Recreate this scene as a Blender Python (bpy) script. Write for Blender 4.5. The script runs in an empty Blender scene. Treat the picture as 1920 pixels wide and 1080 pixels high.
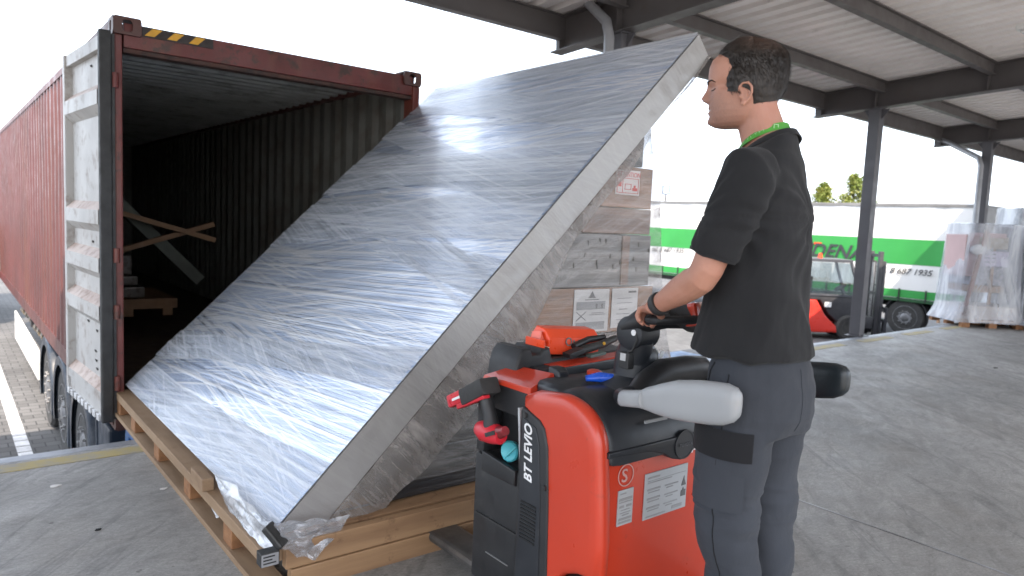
import bpy, bmesh, math, random
from mathutils import Vector, Matrix, noise as mn
R_ = math.radians
random.seed(7)
SC = bpy.context.scene
COL = SC.collection

# ------------------------------------------------------------------ camera
FPX, YAW, PITCH, ROLL, CAMH = 1332.8, .6816, -.0949, .0459, 1.5211
fw = Vector((math.sin(YAW)*math.cos(PITCH), math.cos(YAW)*math.cos(PITCH), math.sin(PITCH)))
r0 = Vector((math.cos(YAW), -math.sin(YAW), 0)); u0 = r0.cross(fw)
rr = r0*math.cos(ROLL)+u0*math.sin(ROLL); uu = -r0*math.sin(ROLL)+u0*math.cos(ROLL)
cd = bpy.data.cameras.new('camera'); cam = bpy.data.objects.new('camera', cd); COL.objects.link(cam)
cd.sensor_width = 36; cd.lens = FPX/1920*36; cd.clip_end = 3000; cd.clip_start = .05
M = Matrix((rr, uu, -fw)).transposed().to_4x4(); M.translation = (0, 0, CAMH); cam.matrix_world = M
cd.dof.use_dof = True; cd.dof.focus_distance = 2.7; cd.dof.aperture_fstop = 3.5
SC.camera = cam
CO = Vector((0, 0, CAMH))
def at(px, py, ax, val):                     # a point of the photograph on a world plane
    v = fw+rr*((px-960)/FPX)+uu*((540-py)/FPX)
    return CO+v*((val-CO[ax])/v[ax])

# ------------------------------------------------------------------ sky, sun, exposure
W = bpy.data.worlds.new('World'); SC.world = W; W.use_nodes = True
SUN_EL, SUN_AZ = 50, -150                     # azimuth from +Y towards +X
nt = W.node_tree; bg = nt.nodes['Background']
sky = nt.nodes.new('ShaderNodeTexSky'); sky.sky_type = 'NISHITA'; sky.sun_disc = False
sky.sun_elevation = R_(SUN_EL); sky.sun_rotation = R_(SUN_AZ); sky.dust_density = 4; sky.air_density = 1.0; sky.ozone_density = 1
mixs = nt.nodes.new('ShaderNodeMix'); mixs.data_type = 'RGBA'; mixs.inputs[0].default_value = .55
nt.links.new(sky.outputs[0], mixs.inputs[6]); mixs.inputs[7].default_value = (9.0, 9.8, 11.0, 1)
nt.links.new(mixs.outputs[2], bg.inputs[0]); bg.inputs[1].default_value = .15
sd = bpy.data.lights.new('sun', 'SUN'); sun = bpy.data.objects.new('sun', sd); COL.objects.link(sun)
sd.energy = 3.4; sd.angle = R_(.6); sd.color = (1, .86, .72)
sv = Vector((math.sin(R_(SUN_AZ))*math.cos(R_(SUN_EL)), math.cos(R_(SUN_AZ))*math.cos(R_(SUN_EL)), math.sin(R_(SUN_EL))))
sun.rotation_euler = sv.to_track_quat('Z', 'Y').to_euler()
SC.view_settings.view_transform = 'Standard'; SC.view_settings.look = 'None'
SC.view_settings.exposure = 1.5; SC.view_settings.gamma = 1; SC.view_settings.use_curve_mapping = False

# ------------------------------------------------------------------ materials
def newmat(n):
    m = bpy.data.materials.new(n); m.use_nodes = True
    return m, m.node_tree, m.node_tree.nodes['Principled BSDF']
def N(t, typ, **k):
    n = t.nodes.new(typ)
    for a, v in k.items(): setattr(n, a, v)
    return n
def noise_n(t, scale, stretch=(1, 1, 1), rot=(0, 0, 0), detail=5, rough=.55, dist=0, coord='Object'):
    tc = N(t, 'ShaderNodeTexCoord'); mp = N(t, 'ShaderNodeMapping')
    mp.vector_type = 'TEXTURE'; mp.inputs['Rotation'].default_value = rot; mp.inputs['Scale'].default_value = tuple(1/v for v in stretch)
    t.links.new(tc.outputs[coord], mp.inputs[0])
    no = N(t, 'ShaderNodeTexNoise'); no.inputs['Scale'].default_value = scale; no.inputs['Detail'].default_value = detail
    no.inputs['Roughness'].default_value = rough; no.inputs['Distortion'].default_value = dist
    t.links.new(mp.outputs[0], no.inputs[0]); return no.outputs[0]
def ramp(t, src, stops):
    r = N(t, 'ShaderNodeValToRGB'); t.links.new(src, r.inputs[0])
    el = r.color_ramp.elements
    while len(el) < len(stops): el.new(.5)
    for e, (p, c) in zip(el, stops): e.position = p; e.color = (*c, 1) if len(c) == 3 else c
    return r.outputs[0]
def g3(v): return (v, v, v)
def mix(t, fac, a, b, mode='MIX'):
    m = N(t, 'ShaderNodeMix'); m.data_type = 'RGBA'; m.blend_type = mode
    for i, v in ((0, fac), (6, a), (7, b)):
        if isinstance(v, (int, float)): m.inputs[i].default_value = v
        elif isinstance(v, tuple): m.inputs[i].default_value = (*v, 1)
        else: t.links.new(v, m.inputs[i])
    return m.outputs[2]
def bump(t, b, src, dist=.01, strength=.5, prev=None):
    bn = N(t, 'ShaderNodeBump'); bn.inputs['Distance'].default_value = dist; bn.inputs['Strength'].default_value = strength
    t.links.new(src, bn.inputs['Height'])
    if prev is not None: t.links.new(prev, bn.inputs['Normal'])
    t.links.new(bn.outputs[0], b.inputs['Normal']); return bn.outputs[0]
MAT = {}
def pm(name, c1, c2=None, scale=6, rough=.5, metal=0, bmp=.3, bd=.004, bscale=None, stretch=(1, 1, 1), lo=.35, hi=.65, spec=.5, coat=0, dirt=None, rvar=.12):
    """paint, plastic, cloth or timber: two tones mixed by noise, uneven gloss, fine relief"""
    if name in MAT: return MAT[name]
    m, t, b = newmat(name); c2 = c2 or tuple(v*.75 for v in c1)
    n1 = noise_n(t, scale, stretch)
    c = ramp(t, n1, [(lo, c1), (hi, c2)])
    if dirt:
        n3 = noise_n(t, dirt[1], detail=8, rough=.7)
        f = ramp(t, n3, [(dirt[2], g3(0)), (dirt[3], g3(1))]); c = mix(t, f, c, dirt[0])
    t.links.new(c, b.inputs['Base Color'])
    n2 = noise_n(t, scale*3, detail=6)
    rg = ramp(t, n2, [(.3, g3(max(0, rough-rvar))), (.7, g3(min(1, rough+rvar)))]); t.links.new(rg, b.inputs['Roughness'])
    b.inputs['Metallic'].default_value = metal; b.inputs['Specular IOR Level'].default_value = spec
    b.inputs['Coat Weight'].default_value = coat; b.inputs['Coat Roughness'].default_value = .08
    if bmp: bump(t, b, noise_n(t, bscale or scale*8, stretch, detail=6), bd, bmp)
    MAT[name] = m; return m

# ------------------------------------------------------------------ mesh helpers
class MB:
    def __init__(s): s.b = bmesh.new()
    def box(s, lo, hi, bev=0):
        lo, hi = Vector(lo), Vector(hi)
        r = bmesh.ops.create_cube(s.b, size=1); vs = r['verts']
        for v in vs: v.co = Vector(((lo[i]+hi[i])/2+v.co[i]*(hi[i]-lo[i]) for i in range(3)))
        if bev:
            es = list({e for v in vs for e in v.link_edges}); bmesh.ops.bevel(s.b, geom=es, offset=bev, segments=2, affect='EDGES', profile=.6)
        return s
    def obox(s, c, size, mat3, bev=0):        # oriented box
        s2 = MB(); s2.box([-x/2 for x in size], [x/2 for x in size], bev)
        mm = mat3.to_4x4(); mm.translation = Vector(c); s2.b.transform(mm); s.join(s2); return s
    def join(s, o):
        me = bpy.data.meshes.new('x'); o.b.to_mesh(me); s.b.from_mesh(me); bpy.data.meshes.remove(me); return s
    def beam(s, a, b, w, h, up=(0, 0, 1), bev=0):
        a, b = Vector(a), Vector(b); d = (b-a); L = d.length; d.normalize(); up = Vector(up)
        x = d.cross(up); x.normalize(); z = x.cross(d)
        return s.obox((a+b)/2, (w, L, h), Matrix((x, d, z)).transposed(), bev)
    def prism(s, pts, ax, a0, a1, bev=0):     # 2D polygon (other two axes) extruded along ax
        def P(p, v):
            q = [p[0], p[1]]; q.insert(ax, v); return Vector(q)
        v0 = [s.b.verts.new(P(p, a0)) for p in pts]; v1 = [s.b.verts.new(P(p, a1)) for p in pts]
        n = len(pts); fs = [s.b.faces.new(v0[::-1]), s.b.faces.new(v1)]
        for i in range(n): fs.append(s.b.faces.new((v0[i], v0[(i+1) % n], v1[(i+1) % n], v1[i])))
        bmesh.ops.recalc_face_normals(s.b, faces=fs)
        if bev:
            es = list({e for f in fs[:2] for e in f.edges}); bmesh.ops.bevel(s.b, geom=es, offset=bev, segments=3, affect='EDGES', profile=.5)
        return s
    def loft(s, rings, cap=True, closed=True):
        rv = [[s.b.verts.new(p) for p in r] for r in rings]; n = len(rv[0]); fs = []
        for a, b in zip(rv, rv[1:]):
            for i in range(n if closed else n-1):
                j = (i+1) % n; fs.append(s.b.faces.new((a[i], a[j], b[j], b[i])))
        if cap: fs.append(s.b.faces.new(rv[0][::-1])); fs.append(s.b.faces.new(rv[-1]))
        bmesh.ops.recalc_face_normals(s.b, faces=fs); return s
    def tube(s, pts, r, seg=12, cap=True):
        pts = [Vector(p) for p in pts]; rs = r if isinstance(r, (list, tuple)) else [r]*len(pts); rings = []
        px = None
        for i, p in enumerate(pts):
            d = (pts[min(i+1, len(pts)-1)]-pts[max(i-1, 0)]).normalized()
            if px is None: px = d.cross(Vector((0, 0, 1)) if abs(d.z) < .9 else Vector((1, 0, 0))).normalized()
            px = (px-d*px.dot(d)).normalized(); py = d.cross(px)
            ra, rb = rs[i] if isinstance(rs[i], tuple) else (rs[i], rs[i])
            rings.append([p+px*math.cos(2*math.pi*k/seg)*ra+py*math.sin(2*math.pi*k/seg)*rb for k in range(seg)])
        return s.loft(rings, cap)
    def cyl(s, c, axis, r, h, seg=24, r2=None):
        c = Vector(c); a = Vector(axis).normalized()
        return s.tube([c-a*h/2, c+a*h/2], [r, r if r2 is None else r2], seg)
    def lathe(s, c, axis, prof, seg=32, cap=True):      # prof: (distance along axis, radius)
        c = Vector(c); a = Vector(axis).normalized()
        x = a.cross(Vector((0, 0, 1)) if abs(a.z) < .9 else Vector((1, 0, 0))).normalized(); y = a.cross(x)
        rings = [[c+a*h+(x*math.cos(2*math.pi*k/seg)+y*math.sin(2*math.pi*k/seg))*max(r, 1e-4) for k in range(seg)] for h, r in prof]
        return s.loft(rings, cap)
    def ell(s, c, r, seg=16):
        m = bmesh.ops.create_uvsphere(s.b, u_segments=seg, v_segments=seg//2+2, radius=1)
        for v in m['verts']: v.co = Vector((c[i]+v.co[i]*r[i] for i in range(3)))
        return s
    def grid(s, f, nu, nv):
        rv = [[s.b.verts.new(f(i/nu, j/nv)) for j in range(nv+1)] for i in range(nu+1)]
        for i in range(nu):
            for j in range(nv): s.b.faces.new((rv[i][j], rv[i+1][j], rv[i+1][j+1], rv[i][j+1]))
        return s
    def build(s, name, mat, parent=None, smooth=None, local=False):
        me = bpy.data.meshes.new(name); s.b.to_mesh(me); s.b.free()
        return link(name, me, mat, parent, smooth, local)
def wloc(o):
    v = Vector(o.location)
    while o.parent: o = o.parent; v += o.location
    return v
def link(name, me, mat, parent=None, smooth=None, local=False):
    o = bpy.data.objects.new(name, me); COL.objects.link(o)
    if mat: me.materials.clear(); me.materials.append(mat)
    if parent:
        o.parent = parent
        if not local:
            me.transform(Matrix.Translation(-wloc(parent)))
    if smooth is not None: shade(me, smooth)
    return o
def shade(me, ang=35):
    me.polygons.foreach_set('use_smooth', [True]*len(me.polygons))
    b = bmesh.new(); b.from_mesh(me); a = R_(ang)
    for e in b.edges: e.smooth = not (len(e.link_faces) == 2 and e.calc_face_angle(0) > a)
    b.to_mesh(me); b.free()
def tag(o, label=None, cat=None, group=None, kind=None):
    for k, v in (('label', label), ('category', cat), ('group', group), ('kind', kind)):
        if v: o[k] = v
    return o
def thing(name, label, cat, loc=(0, 0, 0), group=None):
    o = bpy.data.objects.new(name, None); o.empty_display_size = .1; COL.objects.link(o); o.location = loc
    return tag(o, label, cat, group)
def copy_tree(o, parent=None):
    c = o.copy(); COL.objects.link(c); c.parent = parent
    for ch in list(o.children): copy_tree(ch, c)
    return c
def text(s, size, pos, right, up, mat, name, parent, shear=0, ext=.0006, align='LEFT', bold=0, sx=1):
    cu = bpy.data.curves.new(name, 'FONT'); cu.body = s; cu.size = size; cu.shear = shear; cu.extrude = ext; cu.align_x = align; cu.offset = bold; cu.resolution_u = 3
    t = bpy.data.objects.new('t', cu); COL.objects.link(t); bpy.context.view_layer.update()
    me = bpy.data.meshes.new_from_object(t.evaluated_get(bpy.context.evaluated_depsgraph_get()))
    bpy.data.objects.remove(t); bpy.data.curves.remove(cu)
    r = Vector(right).normalized(); u = Vector(up); u = (u-r*u.dot(r)).normalized(); n = r.cross(u)
    m = Matrix((r*sx, u, n)).transposed().to_4x4(); m.translation = Vector(pos); me.transform(m)
    return link(name, me, mat, parent)
def voxel(mbs, size, smooth_it=4, disp=None):
    me = bpy.data.meshes.new('v'); b = MB()
    for m in mbs: b.join(m)
    b.b.to_mesh(me); o = bpy.data.objects.new('v', me); COL.objects.link(o)
    rm = o.modifiers.new('r', 'REMESH'); rm.mode = 'VOXEL'; rm.voxel_size = size
    sm = o.modifiers.new('s', 'SMOOTH'); sm.iterations = smooth_it; sm.factor = .5
    bpy.context.view_layer.update()
    r = bpy.data.meshes.new_from_object(o.evaluated_get(bpy.context.evaluated_depsgraph_get()))
    bpy.data.objects.remove(o)
    if disp:
        b = bmesh.new(); b.from_mesh(r); b.normal_update()
        mv = [(v, disp(v.co, v.normal)) for v in b.verts]
        for v, d in mv: v.co += v.normal*d if isinstance(d, (int, float)) else d
        b.to_mesh(r); b.free()
    r.polygons.foreach_set('use_smooth', [True]*len(r.polygons)); return r
X3, Y3, Z3 = Vector((1, 0, 0)), Vector((0, 1, 0)), Vector((0, 0, 1))

# ================================================================== SETTING
def ground_mat():
    m, t, b = newmat('concrete_pavers')
    tc = N(t, 'ShaderNodeTexCoord'); mp = N(t, 'ShaderNodeMapping'); t.links.new(tc.outputs['Object'], mp.inputs[0])
    br = N(t, 'ShaderNodeTexBrick'); br.inputs['Scale'].default_value = 1; br.inputs['Brick Width'].default_value = .22; br.inputs['Row Height'].default_value = .16
    br.inputs['Mortar Size'].default_value = .007; br.inputs['Mortar Smooth'].default_value = .2; br.inputs['Bias'].default_value = 0
    br.inputs['Color1'].default_value = (.10, .098, .096, 1); br.inputs['Color2'].default_value = (.14, .138, .136, 1); br.inputs['Mortar'].default_value = (.045, .045, .045, 1)
    t.links.new(mp.outputs[0], br.inputs[0])
    st = ramp(t, noise_n(t, .6, detail=8), [(.3, g3(.65)), (.7, g3(1.1))])
    t.links.new(mix(t, 1, br.outputs[0], st, 'MULTIPLY'), b.inputs['Base Color']); b.inputs['Roughness'].default_value = .85
    n = bump(t, b, br.outputs['Fac'], -.006, .9); bump(t, b, noise_n(t, 60, detail=6), .004, .4, n); return m
def floor_mat():
    m, t, b = newmat('dock_concrete')
    a = ramp(t, noise_n(t, .55, detail=9, rough=.62, dist=.6), [(.30, (.215, .210, .200)), (.5, (.285, .278, .265)), (.72, (.39, .382, .368))])
    sw = ramp(t, noise_n(t, 2.6, (1, 2.2, 1), (0, 0, .5), detail=8, rough=.7, dist=2.2), [(.38, g3(.80)), (.55, g3(1.0)), (.70, g3(1.16))])
    sw2 = ramp(t, noise_n(t, 11, (1, 3, 1), (0, 0, -.35), detail=6, rough=.7, dist=3), [(.40, g3(.86)), (.60, g3(1.1))])
    fine = ramp(t, noise_n(t, 90, detail=5, rough=.8), [(.3, g3(.74)), (.7, g3(1.18))])
    c = mix(t, 1, a, sw, 'MULTIPLY'); c = mix(t, 1, c, sw2, 'MULTIPLY'); c = mix(t, 1, c, fine, 'MULTIPLY')
    brn = ramp(t, noise_n(t, .8, detail=6, rough=.6), [(.5, g3(0)), (.75, g3(.35))]); c = mix(t, brn, c, (.20, .165, .13))
    spots = ramp(t, noise_n(t, 17, detail=3, rough=.5), [(.70, g3(0)), (.74, g3(.7))]); c = mix(t, spots, c, (.10, .095, .09))
    # tyre scuffs
    sc = ramp(t, noise_n(t, 1.1, (.6, 5, 1), (0, 0, .9), detail=4, dist=1.2), [(.57, g3(0)), (.62, g3(.4)), (.66, g3(0))]); c = mix(t, sc, c, (.09, .09, .09))
    t.links.new(c, b.inputs['Base Color'])
    t.links.new(ramp(t, noise_n(t, 3, detail=7), [(.3, g3(.46)), (.7, g3(.75))]), b.inputs['Roughness'])
    n = bump(t, b, noise_n(t, 5, (1, 2.4, 1), detail=8, dist=2), .004, .3); bump(t, b, noise_n(t, 120, detail=4), .002, .35, n)
    return m
FLOOR = floor_mat()
yard = MB().box((-150, -150, -1.6), (900, 900, -1.2)).build('ground', ground_mat()); tag(yard, kind='structure')
DK = 4.98
dock = MB().box((-30, -24, -1.19), (60, DK-.10, 0), .0)
dock = dock.build('loading_dock', FLOOR); tag(dock, kind='structure')
edge = MB().box((-30, DK-.10, -1.19), (60, DK, .002), .008).build('kerb', pm('galvanised_edge', (.32, .34, .37), (.24, .25, .27), 3, .45, .5, dirt=((.15, .13, .11), 5, .5, .75))); tag(edge, kind='structure')
# faded yellow line, dashes at the right
def yellow_mat():
    m, t, b = newmat('worn_yellow_paint')
    n = ramp(t, noise_n(t, 7, detail=9, rough=.72), [(.42, g3(0)), (.62, g3(.8))])
    t.links.new(mix(t, n, (.36, .29, .12), (.25, .245, .235)), b.inputs['Base Color']); b.inputs['Roughness'].default_value = .7
    return m
ym = MB(); ym.box((-5, 4.70, .0005), (2.6, 4.83, .004))
x = 2.9
while x < 40: ym.box((x, 4.66, .0005), (x+.95, 4.80, .004)); x += 1.5
tag(ym.build('floor_marking', yellow_mat()), kind='structure')
jm = MB().box((3.80, -14, .0003), (3.812, DK-.1, .003))
jm.box((-30, .45, .0003), (60, .462, .003)) if False else None
tag(jm.build('floor_joint', pm('joint_sealant', (.42, .43, .45), (.12, .12, .12), 1.5, .6)), kind='structure')
# white blocks of the yard line
wm = MB(); y = 6.1; k = 0
while y < 40:
    wm.box((.67-.06, y, -1.2), (.67+.07, y+.2, -1.1955)); y += .225; k += 1
tag(wm.build('yard_line', pm('white_pavers', (.62, .62, .62), (.42, .42, .42), 5, .8, dirt=((.2, .2, .2), 9, .55, .75))), kind='structure')

# ------------------------------------------------------------------ canopy
STEEL = pm('grey_painted_steel', (.105, .097, .096), (.085, .078, .078), 2, .5, 0, .15, dirt=((.10, .08, .07), 6, .55, .8))
STEEL2 = pm('grey_column_steel', (.10, .098, .106), (.08, .078, .085), 2, .45, 0, .15, dirt=((.12, .10, .09), 6, .6, .85))
SHEET = pm('white_roof_sheet', (.90, .86, .84), (.80, .765, .74), 1.2, .4, 0, .1, dirt=((.5, .46, .43), 4, .6, .85))
canopy = thing('loading_canopy', 'white corrugated canopy roof on grey steel beams and columns over the loading dock', 'canopy', (5.35, 5.05, 0))
SL = .06
def zr(y): return 3.42+SL*(5.05-y)            # underside of the rafters
XS = [-3.6, -.25, 5.35, 10.93, 15.6, 21.2, 26.8, 32.4]
Y0, Y1 = -3.4, 6.02
def ibeam(mb, a, b, w, h, t=.014):
    a, b = Vector(a), Vector(b)
    mb.beam(a+Z3*(h/2-t/2), b+Z3*(h/2-t/2), w, t); mb.beam(a-Z3*(h/2-t/2), b-Z3*(h/2-t/2), w, t)
    mb.beam(a, b, t, h-2*t)
RH = .36
for i, xx in enumerate(XS):
    m = MB(); ibeam(m, (xx, Y1, zr(Y1)+RH/2), (xx, Y0, zr(Y0)+RH/2), .17, RH)
    for yy in (5.88, 5.05, 3.6, 1.2, -1.2):
        m.box((xx-.085, yy-.007, zr(yy)+.01), (xx+.085, yy+.007, zr(yy)+RH-.005))
    m.build('rafter', STEEL, canopy)
    m = MB(); c = (xx, 5.05)                  # H section column
    m.box((c[0]-.08, c[1]-.08, .012), (c[0]+.08, c[1]+.08, zr(5.05)-.014), .006)
    m.box((c[0]-.13, c[1]-.13, .001), (c[0]+.13, c[1]+.13, .011)); m.box((c[0]-.10, c[1]-.10, zr(5.05)-.0135), (c[0]+.10, c[1]+.10, zr(5.05)-.002))
    for s_ in (-1, 1): m.prism([(c[1]-.19*s_, zr(5.05)-.015), (c[1]-.081*s_, zr(5.05)-.015), (c[1]-.081*s_, zr(5.05)-.16)], 0, c[0]-.005, c[0]+.005)
    m.build('column', STEEL2, canopy)
    if i in (2, 4):                           # downpipes
        p = [(xx-.02, 5.95, 3.52), (xx-.02, 5.75, 3.44), (xx-.24, 5.12, 3.1), (xx-.27, 5.06, 2.95), (xx-.27, 5.04, 0)]
        if i == 2: q = at(1143, 60, 1, 5.0); p = [at(1062, -40, 1, 5.75), at(1100, 2, 1, 5.5), at(1137, 40, 1, 5.05), (q.x, 5.0, q.z-.05), (q.x, 5.0, 0)]
        MB().tube(p, .05, 14).build('downpipe', pm('galvanised_pipe', (.42, .43, .45), (.33, .34, .36), 4, .4, .4), canopy, 50)
for yy in (5.86, 4.93, 3.55, 1.1, -1.3, -3.3):
    for a, b in zip(XS, XS[1:]):
        m = MB(); h = .165 if yy < 5.5 else .26; z = zr(yy)+RH-h/2
        ibeam(m, (a+.09, yy, z), (b-.09, yy, z), .09, h); m.build('purlin', STEEL, canopy)
# corrugated sheet: ribs run along Y
def corr_profile(x0, x1, per, dep, fl=.30, sl=.2):
    pts = []; x = x0
    while x < x1:
        for f, d in ((0, 0), (fl, 0), (fl+sl, dep), (2*fl+sl, dep), (2*fl+2*sl, 0)):
            pts.append((x+f*per, d))
        x += per
    return pts
pr = corr_profile(-3.8, 36, .25, .11, .26, .12)
m = MB(); zs = RH+.012
rows = []
for yy in (Y0, -1, 2, 4, Y1+.12):
    rows.append([Vector((x, yy, zr(yy)+zs+d)) for x, d in pr])
m.loft(rows, cap=False, closed=False)
sh = m.build('roof_sheet', SHEET, canopy)
so = sh.modifiers.new('s', 'SOLIDIFY'); so.thickness = .004; so.offset = 1
# gutter and fascia
g = MB()
gp = [(6.05, 3.84), (6.05, 3.61), (6.09, 3.575), (6.19, 3.575), (6.23, 3.61), (6.23, 3.70), (6.218, 3.70), (6.218, 3.62), (6.185, 3.588), (6.095, 3.588), (6.062, 3.62), (6.062, 3.84)]
g.prism([(a, b) for a, b in gp], 0, -3.8, 36); g.build('gutter', pm('gutter_steel', (.16, .155, .155), (.12, .115, .115), 2, .4, .2), canopy)
MB().box((-3.8, 5.99, 3.57), (36, 6.045, 3.84)).build('fascia', pm('fascia_steel', (.085, .08, .08), (.06, .058, .06), 2, .45), canopy)
# lamp under the canopy
L = at(1912, 48, 2, 3.52)
lamp = thing('ceiling_lamp', 'white batten lamp fixed under the canopy at the upper right corner', 'lamp', L)
MB().box((L.x-.06, L.y-.7, L.z-.05), (L.x+.06, L.y+.02, L.z+.01), .02).build('housing', pm('lamp_plastic', (.75, .75, .73), (.7, .7, .68), 3, .3), lamp)
MB().box((L.x-.05, L.y-.66, L.z-.075), (L.x+.05, L.y-.02, L.z-.052), .01).build('diffuser', pm('lamp_cover', (.8, .8, .78), None, 3, .2), lamp)
MB().tube([(L.x, L.y-.3, L.z+.01), (L.x, L.y-.3, zr(L.y)+RH+.02)], .012).build('hanger', STEEL, lamp)

# ================================================================== CONTAINER
def corten(name, base, base2, sunw=0, rust=.5):
    m, t, b = newmat(name)
    c = ramp(t, noise_n(t, 1.2, detail=7, rough=.6), [(.35, base), (.65, base2)])
    st = ramp(t, noise_n(t, 3, (1, 1, .12), detail=8, rough=.7), [(.50, g3(0)), (.75, g3(rust))])
    c = mix(t, st, c, (.14, .05, .025))
    sp = ramp(t, noise_n(t, 9, detail=10, rough=.75), [(.66-.13*rust, g3(0)), (.72-.10*rust, g3(min(1, rust*1.1)))]); c = mix(t, sp, c, (.05, .022, .015))
    t.links.new(c, b.inputs['Base Color']); b.inputs['Roughness'].default_value = .42
    t.links.new(ramp(t, noise_n(t, 5, detail=7), [(.3, g3(.33)), (.7, g3(.6))]), b.inputs['Roughness'])
    n = bump(t, b, noise_n(t, 2.5, detail=3), .02, .25); bump(t, b, noise_n(t, 60, detail=6), .002, .4, n)
    return m
RED = corten('container_red', (.115, .036, .032), (.08, .028, .025), rust=.6)
REDP = corten('worn_red_frame', (.15, .026, .022), (.09, .020, .017), rust=1.0)
INNER = pm('container_inside', (.14, .138, .125), (.10, .10, .09), 1.5, .55, 0, .2, dirt=((.08, .065, .05), 3, .45, .7), stretch=(1, 1, .3))
XC, YC, ZB, CW, CH, CL = .959, 5.613, -.11, 2.438, 2.896, 12.19
cont = thing('shipping_container', 'rusty red open shipping container backed up to the loading dock', 'container', (XC+CW/2, YC, ZB))
XR = XC+CW; ZT = ZB+CH
def sidewall(x, sgn):
    pts = []; y = YC+.12; per = .278
    while y < YC+CL+.05:
        for f, d in ((0, 0), (.26, 0), (.5, .036), (.76, .036)): pts.append((y+f*per, d))
        y += per
    rows = [[Vector((x+sgn*d, yy, z)) for yy, d in pts] for z in (ZB+.155, .4, .9, 1.4, 1.9, 2.3, ZT-.06)]
    # dents low on the side
    if sgn > 0 and x < 2:
        for r in rows[1:-1]:
            for p in r: p.x += .012*mn.noise(Vector((p.y*1.1, p.z*1.4, 3)))
    m = MB(); m.loft(rows, cap=False, closed=False); return m
for x, sg in ((XC+.006, 1), (XR-.006, -1)):
    o = sidewall(x, sg).build('side_panel', RED, cont); o.data.materials.append(INNER)
    so = o.modifiers.new('s', 'SOLIDIFY'); so.thickness = .003; so.offset = 0
    o2 = sidewall(x+sg*.005, sg).build('inner_lining', INNER, cont)
# roof
pts = []; y = YC+.12
while y < YC+CL+.05:
    for f, d in ((0, 0), (.3, 0), (.5, .02), (.8, .02)): pts.append((y+f*.209, d))
    y += .209
m = MB(); m.loft([[Vector((x, yy, ZT-.040+d*1.8)) for yy, d in pts] for x in (XC+.06, XR-.06)], cap=False, closed=False)
o = m.build('roof_panel', pm('container_roof', (.46, .49, .49), (.38, .40, .40), 2, .5, 0, .2, dirt=((.08, .07, .06), 3, .5, .8)), cont); so = o.modifiers.new('s', 'SOLIDIFY'); so.thickness = .003
for x0, x1 in ((XC, XC+.06), (XR-.06, XR)):
    MB().box((x0, YC+.18, ZT-.075), (x1, YC+CL, ZT-.01)).build('top_rail', RED, cont)
    MB().box((x0, YC+.18, ZB), (x1, YC+CL, ZB+.16)).build('bottom_rail', RED, cont)
MB().box((XC+.05, YC+.05, ZB+.1), (XR-.05, YC+CL-.02, ZB+.165)).build('container_floor', pm('plywood_floor', (.09, .06, .04), (.06, .04, .03), 4, .7), cont)
MB().box((XC-.0, YC+CL-.24, ZB+.0), (XR-.02, YC+CL, ZT-.03)).build('end_wall', INNER, cont)
# front frame
MB().box((XC+.008, YC+.0, ZB+.12), (XC+.058, YC+.16, ZT-.12), .01).build('corner_post', REDP, cont)
MB().box((XR-.075, YC+.0, ZB+.12), (XR-.008, YC+.16, ZT-.12), .01).build('corner_post', REDP, cont)
MB().box((XC+.07, YC+.02, ZT-.20), (XR-.07, YC+.14, ZT-.035), .008).build('door_header', REDP, cont)
MB().box((XC+.07, YC+.03, ZT-.232), (XR-.07, YC+.13, ZT-.203)).build('header_lip', pm('rusty_lip', (.07, .03, .022), (.03, .02, .018), 12, .8), cont)
MB().box((XC+.07, YC+.0, ZB+.0), (XR-.07, YC+.14, ZB+.11)).build('door_sill', REDP, cont)
def plate_hole(w, h, t, hw, hh, n=24):        # plate in XZ with an oval hole, thickness along Y, centred
    outer, inner = [], []
    for k in range(n):
        a = 2*math.pi*(k+.5)/n; c, s_ = math.cos(a), math.sin(a)
        q = max(abs(c)/(w/2), abs(s_)/(h/2)); outer.append((c/q, s_/q))
        e = 3.2; q2 = (abs(c/hw*2)**e+abs(s_/hh*2)**e)**(1/e); inner.append((c/q2, s_/q2))
    m = MB(); R = lambda P, y: [Vector((x, y, z)) for x, z in P]
    m.loft([R(inner, t), R(outer, t), R(outer, 0), R(inner, 0), R(inner, t)], cap=False); return m
CAST = corten('corner_casting_steel', (.05, .022, .018), (.09, .03, .022), rust=.8)
for x0, z0 in ((XC, ZT-.118), (XR-.178, ZT-.118), (XC, ZB), (XR-.178, ZB)):
    m = MB(); p = plate_hole(.178, .118, .012, .066, .082); p.b.transform(Matrix.Translation((x0+.089, YC-.012, z0+.059))); m.join(p)
    for xs in (x0, x0+.166):
        q = plate_hole(.175, .118, .012, .06, .076); q.b.transform(Matrix.Translation((xs if xs == x0 else xs+0, YC-.012+.0875+.012, z0+.059)) @ Matrix.Rotation(-math.pi/2, 4, 'Z'))
        if not (x0 > 2 and xs == x0): m.join(q)
    m.box((x0+.012, YC, z0+.106), (x0+.166, YC+.163, z0+.118)); m.box((x0+.012, YC, z0), (x0+.166, YC+.163, z0+.012))
    m.build('corner_casting', CAST, cont)
YEL = pm('yellow_stripe', (.70, .36, .03), (.55, .28, .02), 6, .5, dirt=((.2, .1, .03), 14, .6, .7))
MB().box((XC+.185, YC+.0135, ZT-.108), (XC+.66, YC+.0195, ZT-.038)).build('stripe_backing', pm('black_stripe', (.03, .022, .02), None, 8, .6), cont)
for k in range(3):
    x = XC+.20+k*.145; m = MB(); m.prism([(x, ZT-.098), (x+.062, ZT-.098), (x+.115, ZT-.045), (x+.05, ZT-.045)], 1, YC+.0095, YC+.0132); m.build('hazard_stripe', YEL, cont)
# hinge lugs on left post
for z in (ZB+.35, 1.15, 2.35, 0.75):
    MB().cyl((XC+.012, YC-.012, z), (0, 0, 1), .022, .10, 12).build('hinge', REDP, cont, 40)
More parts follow.
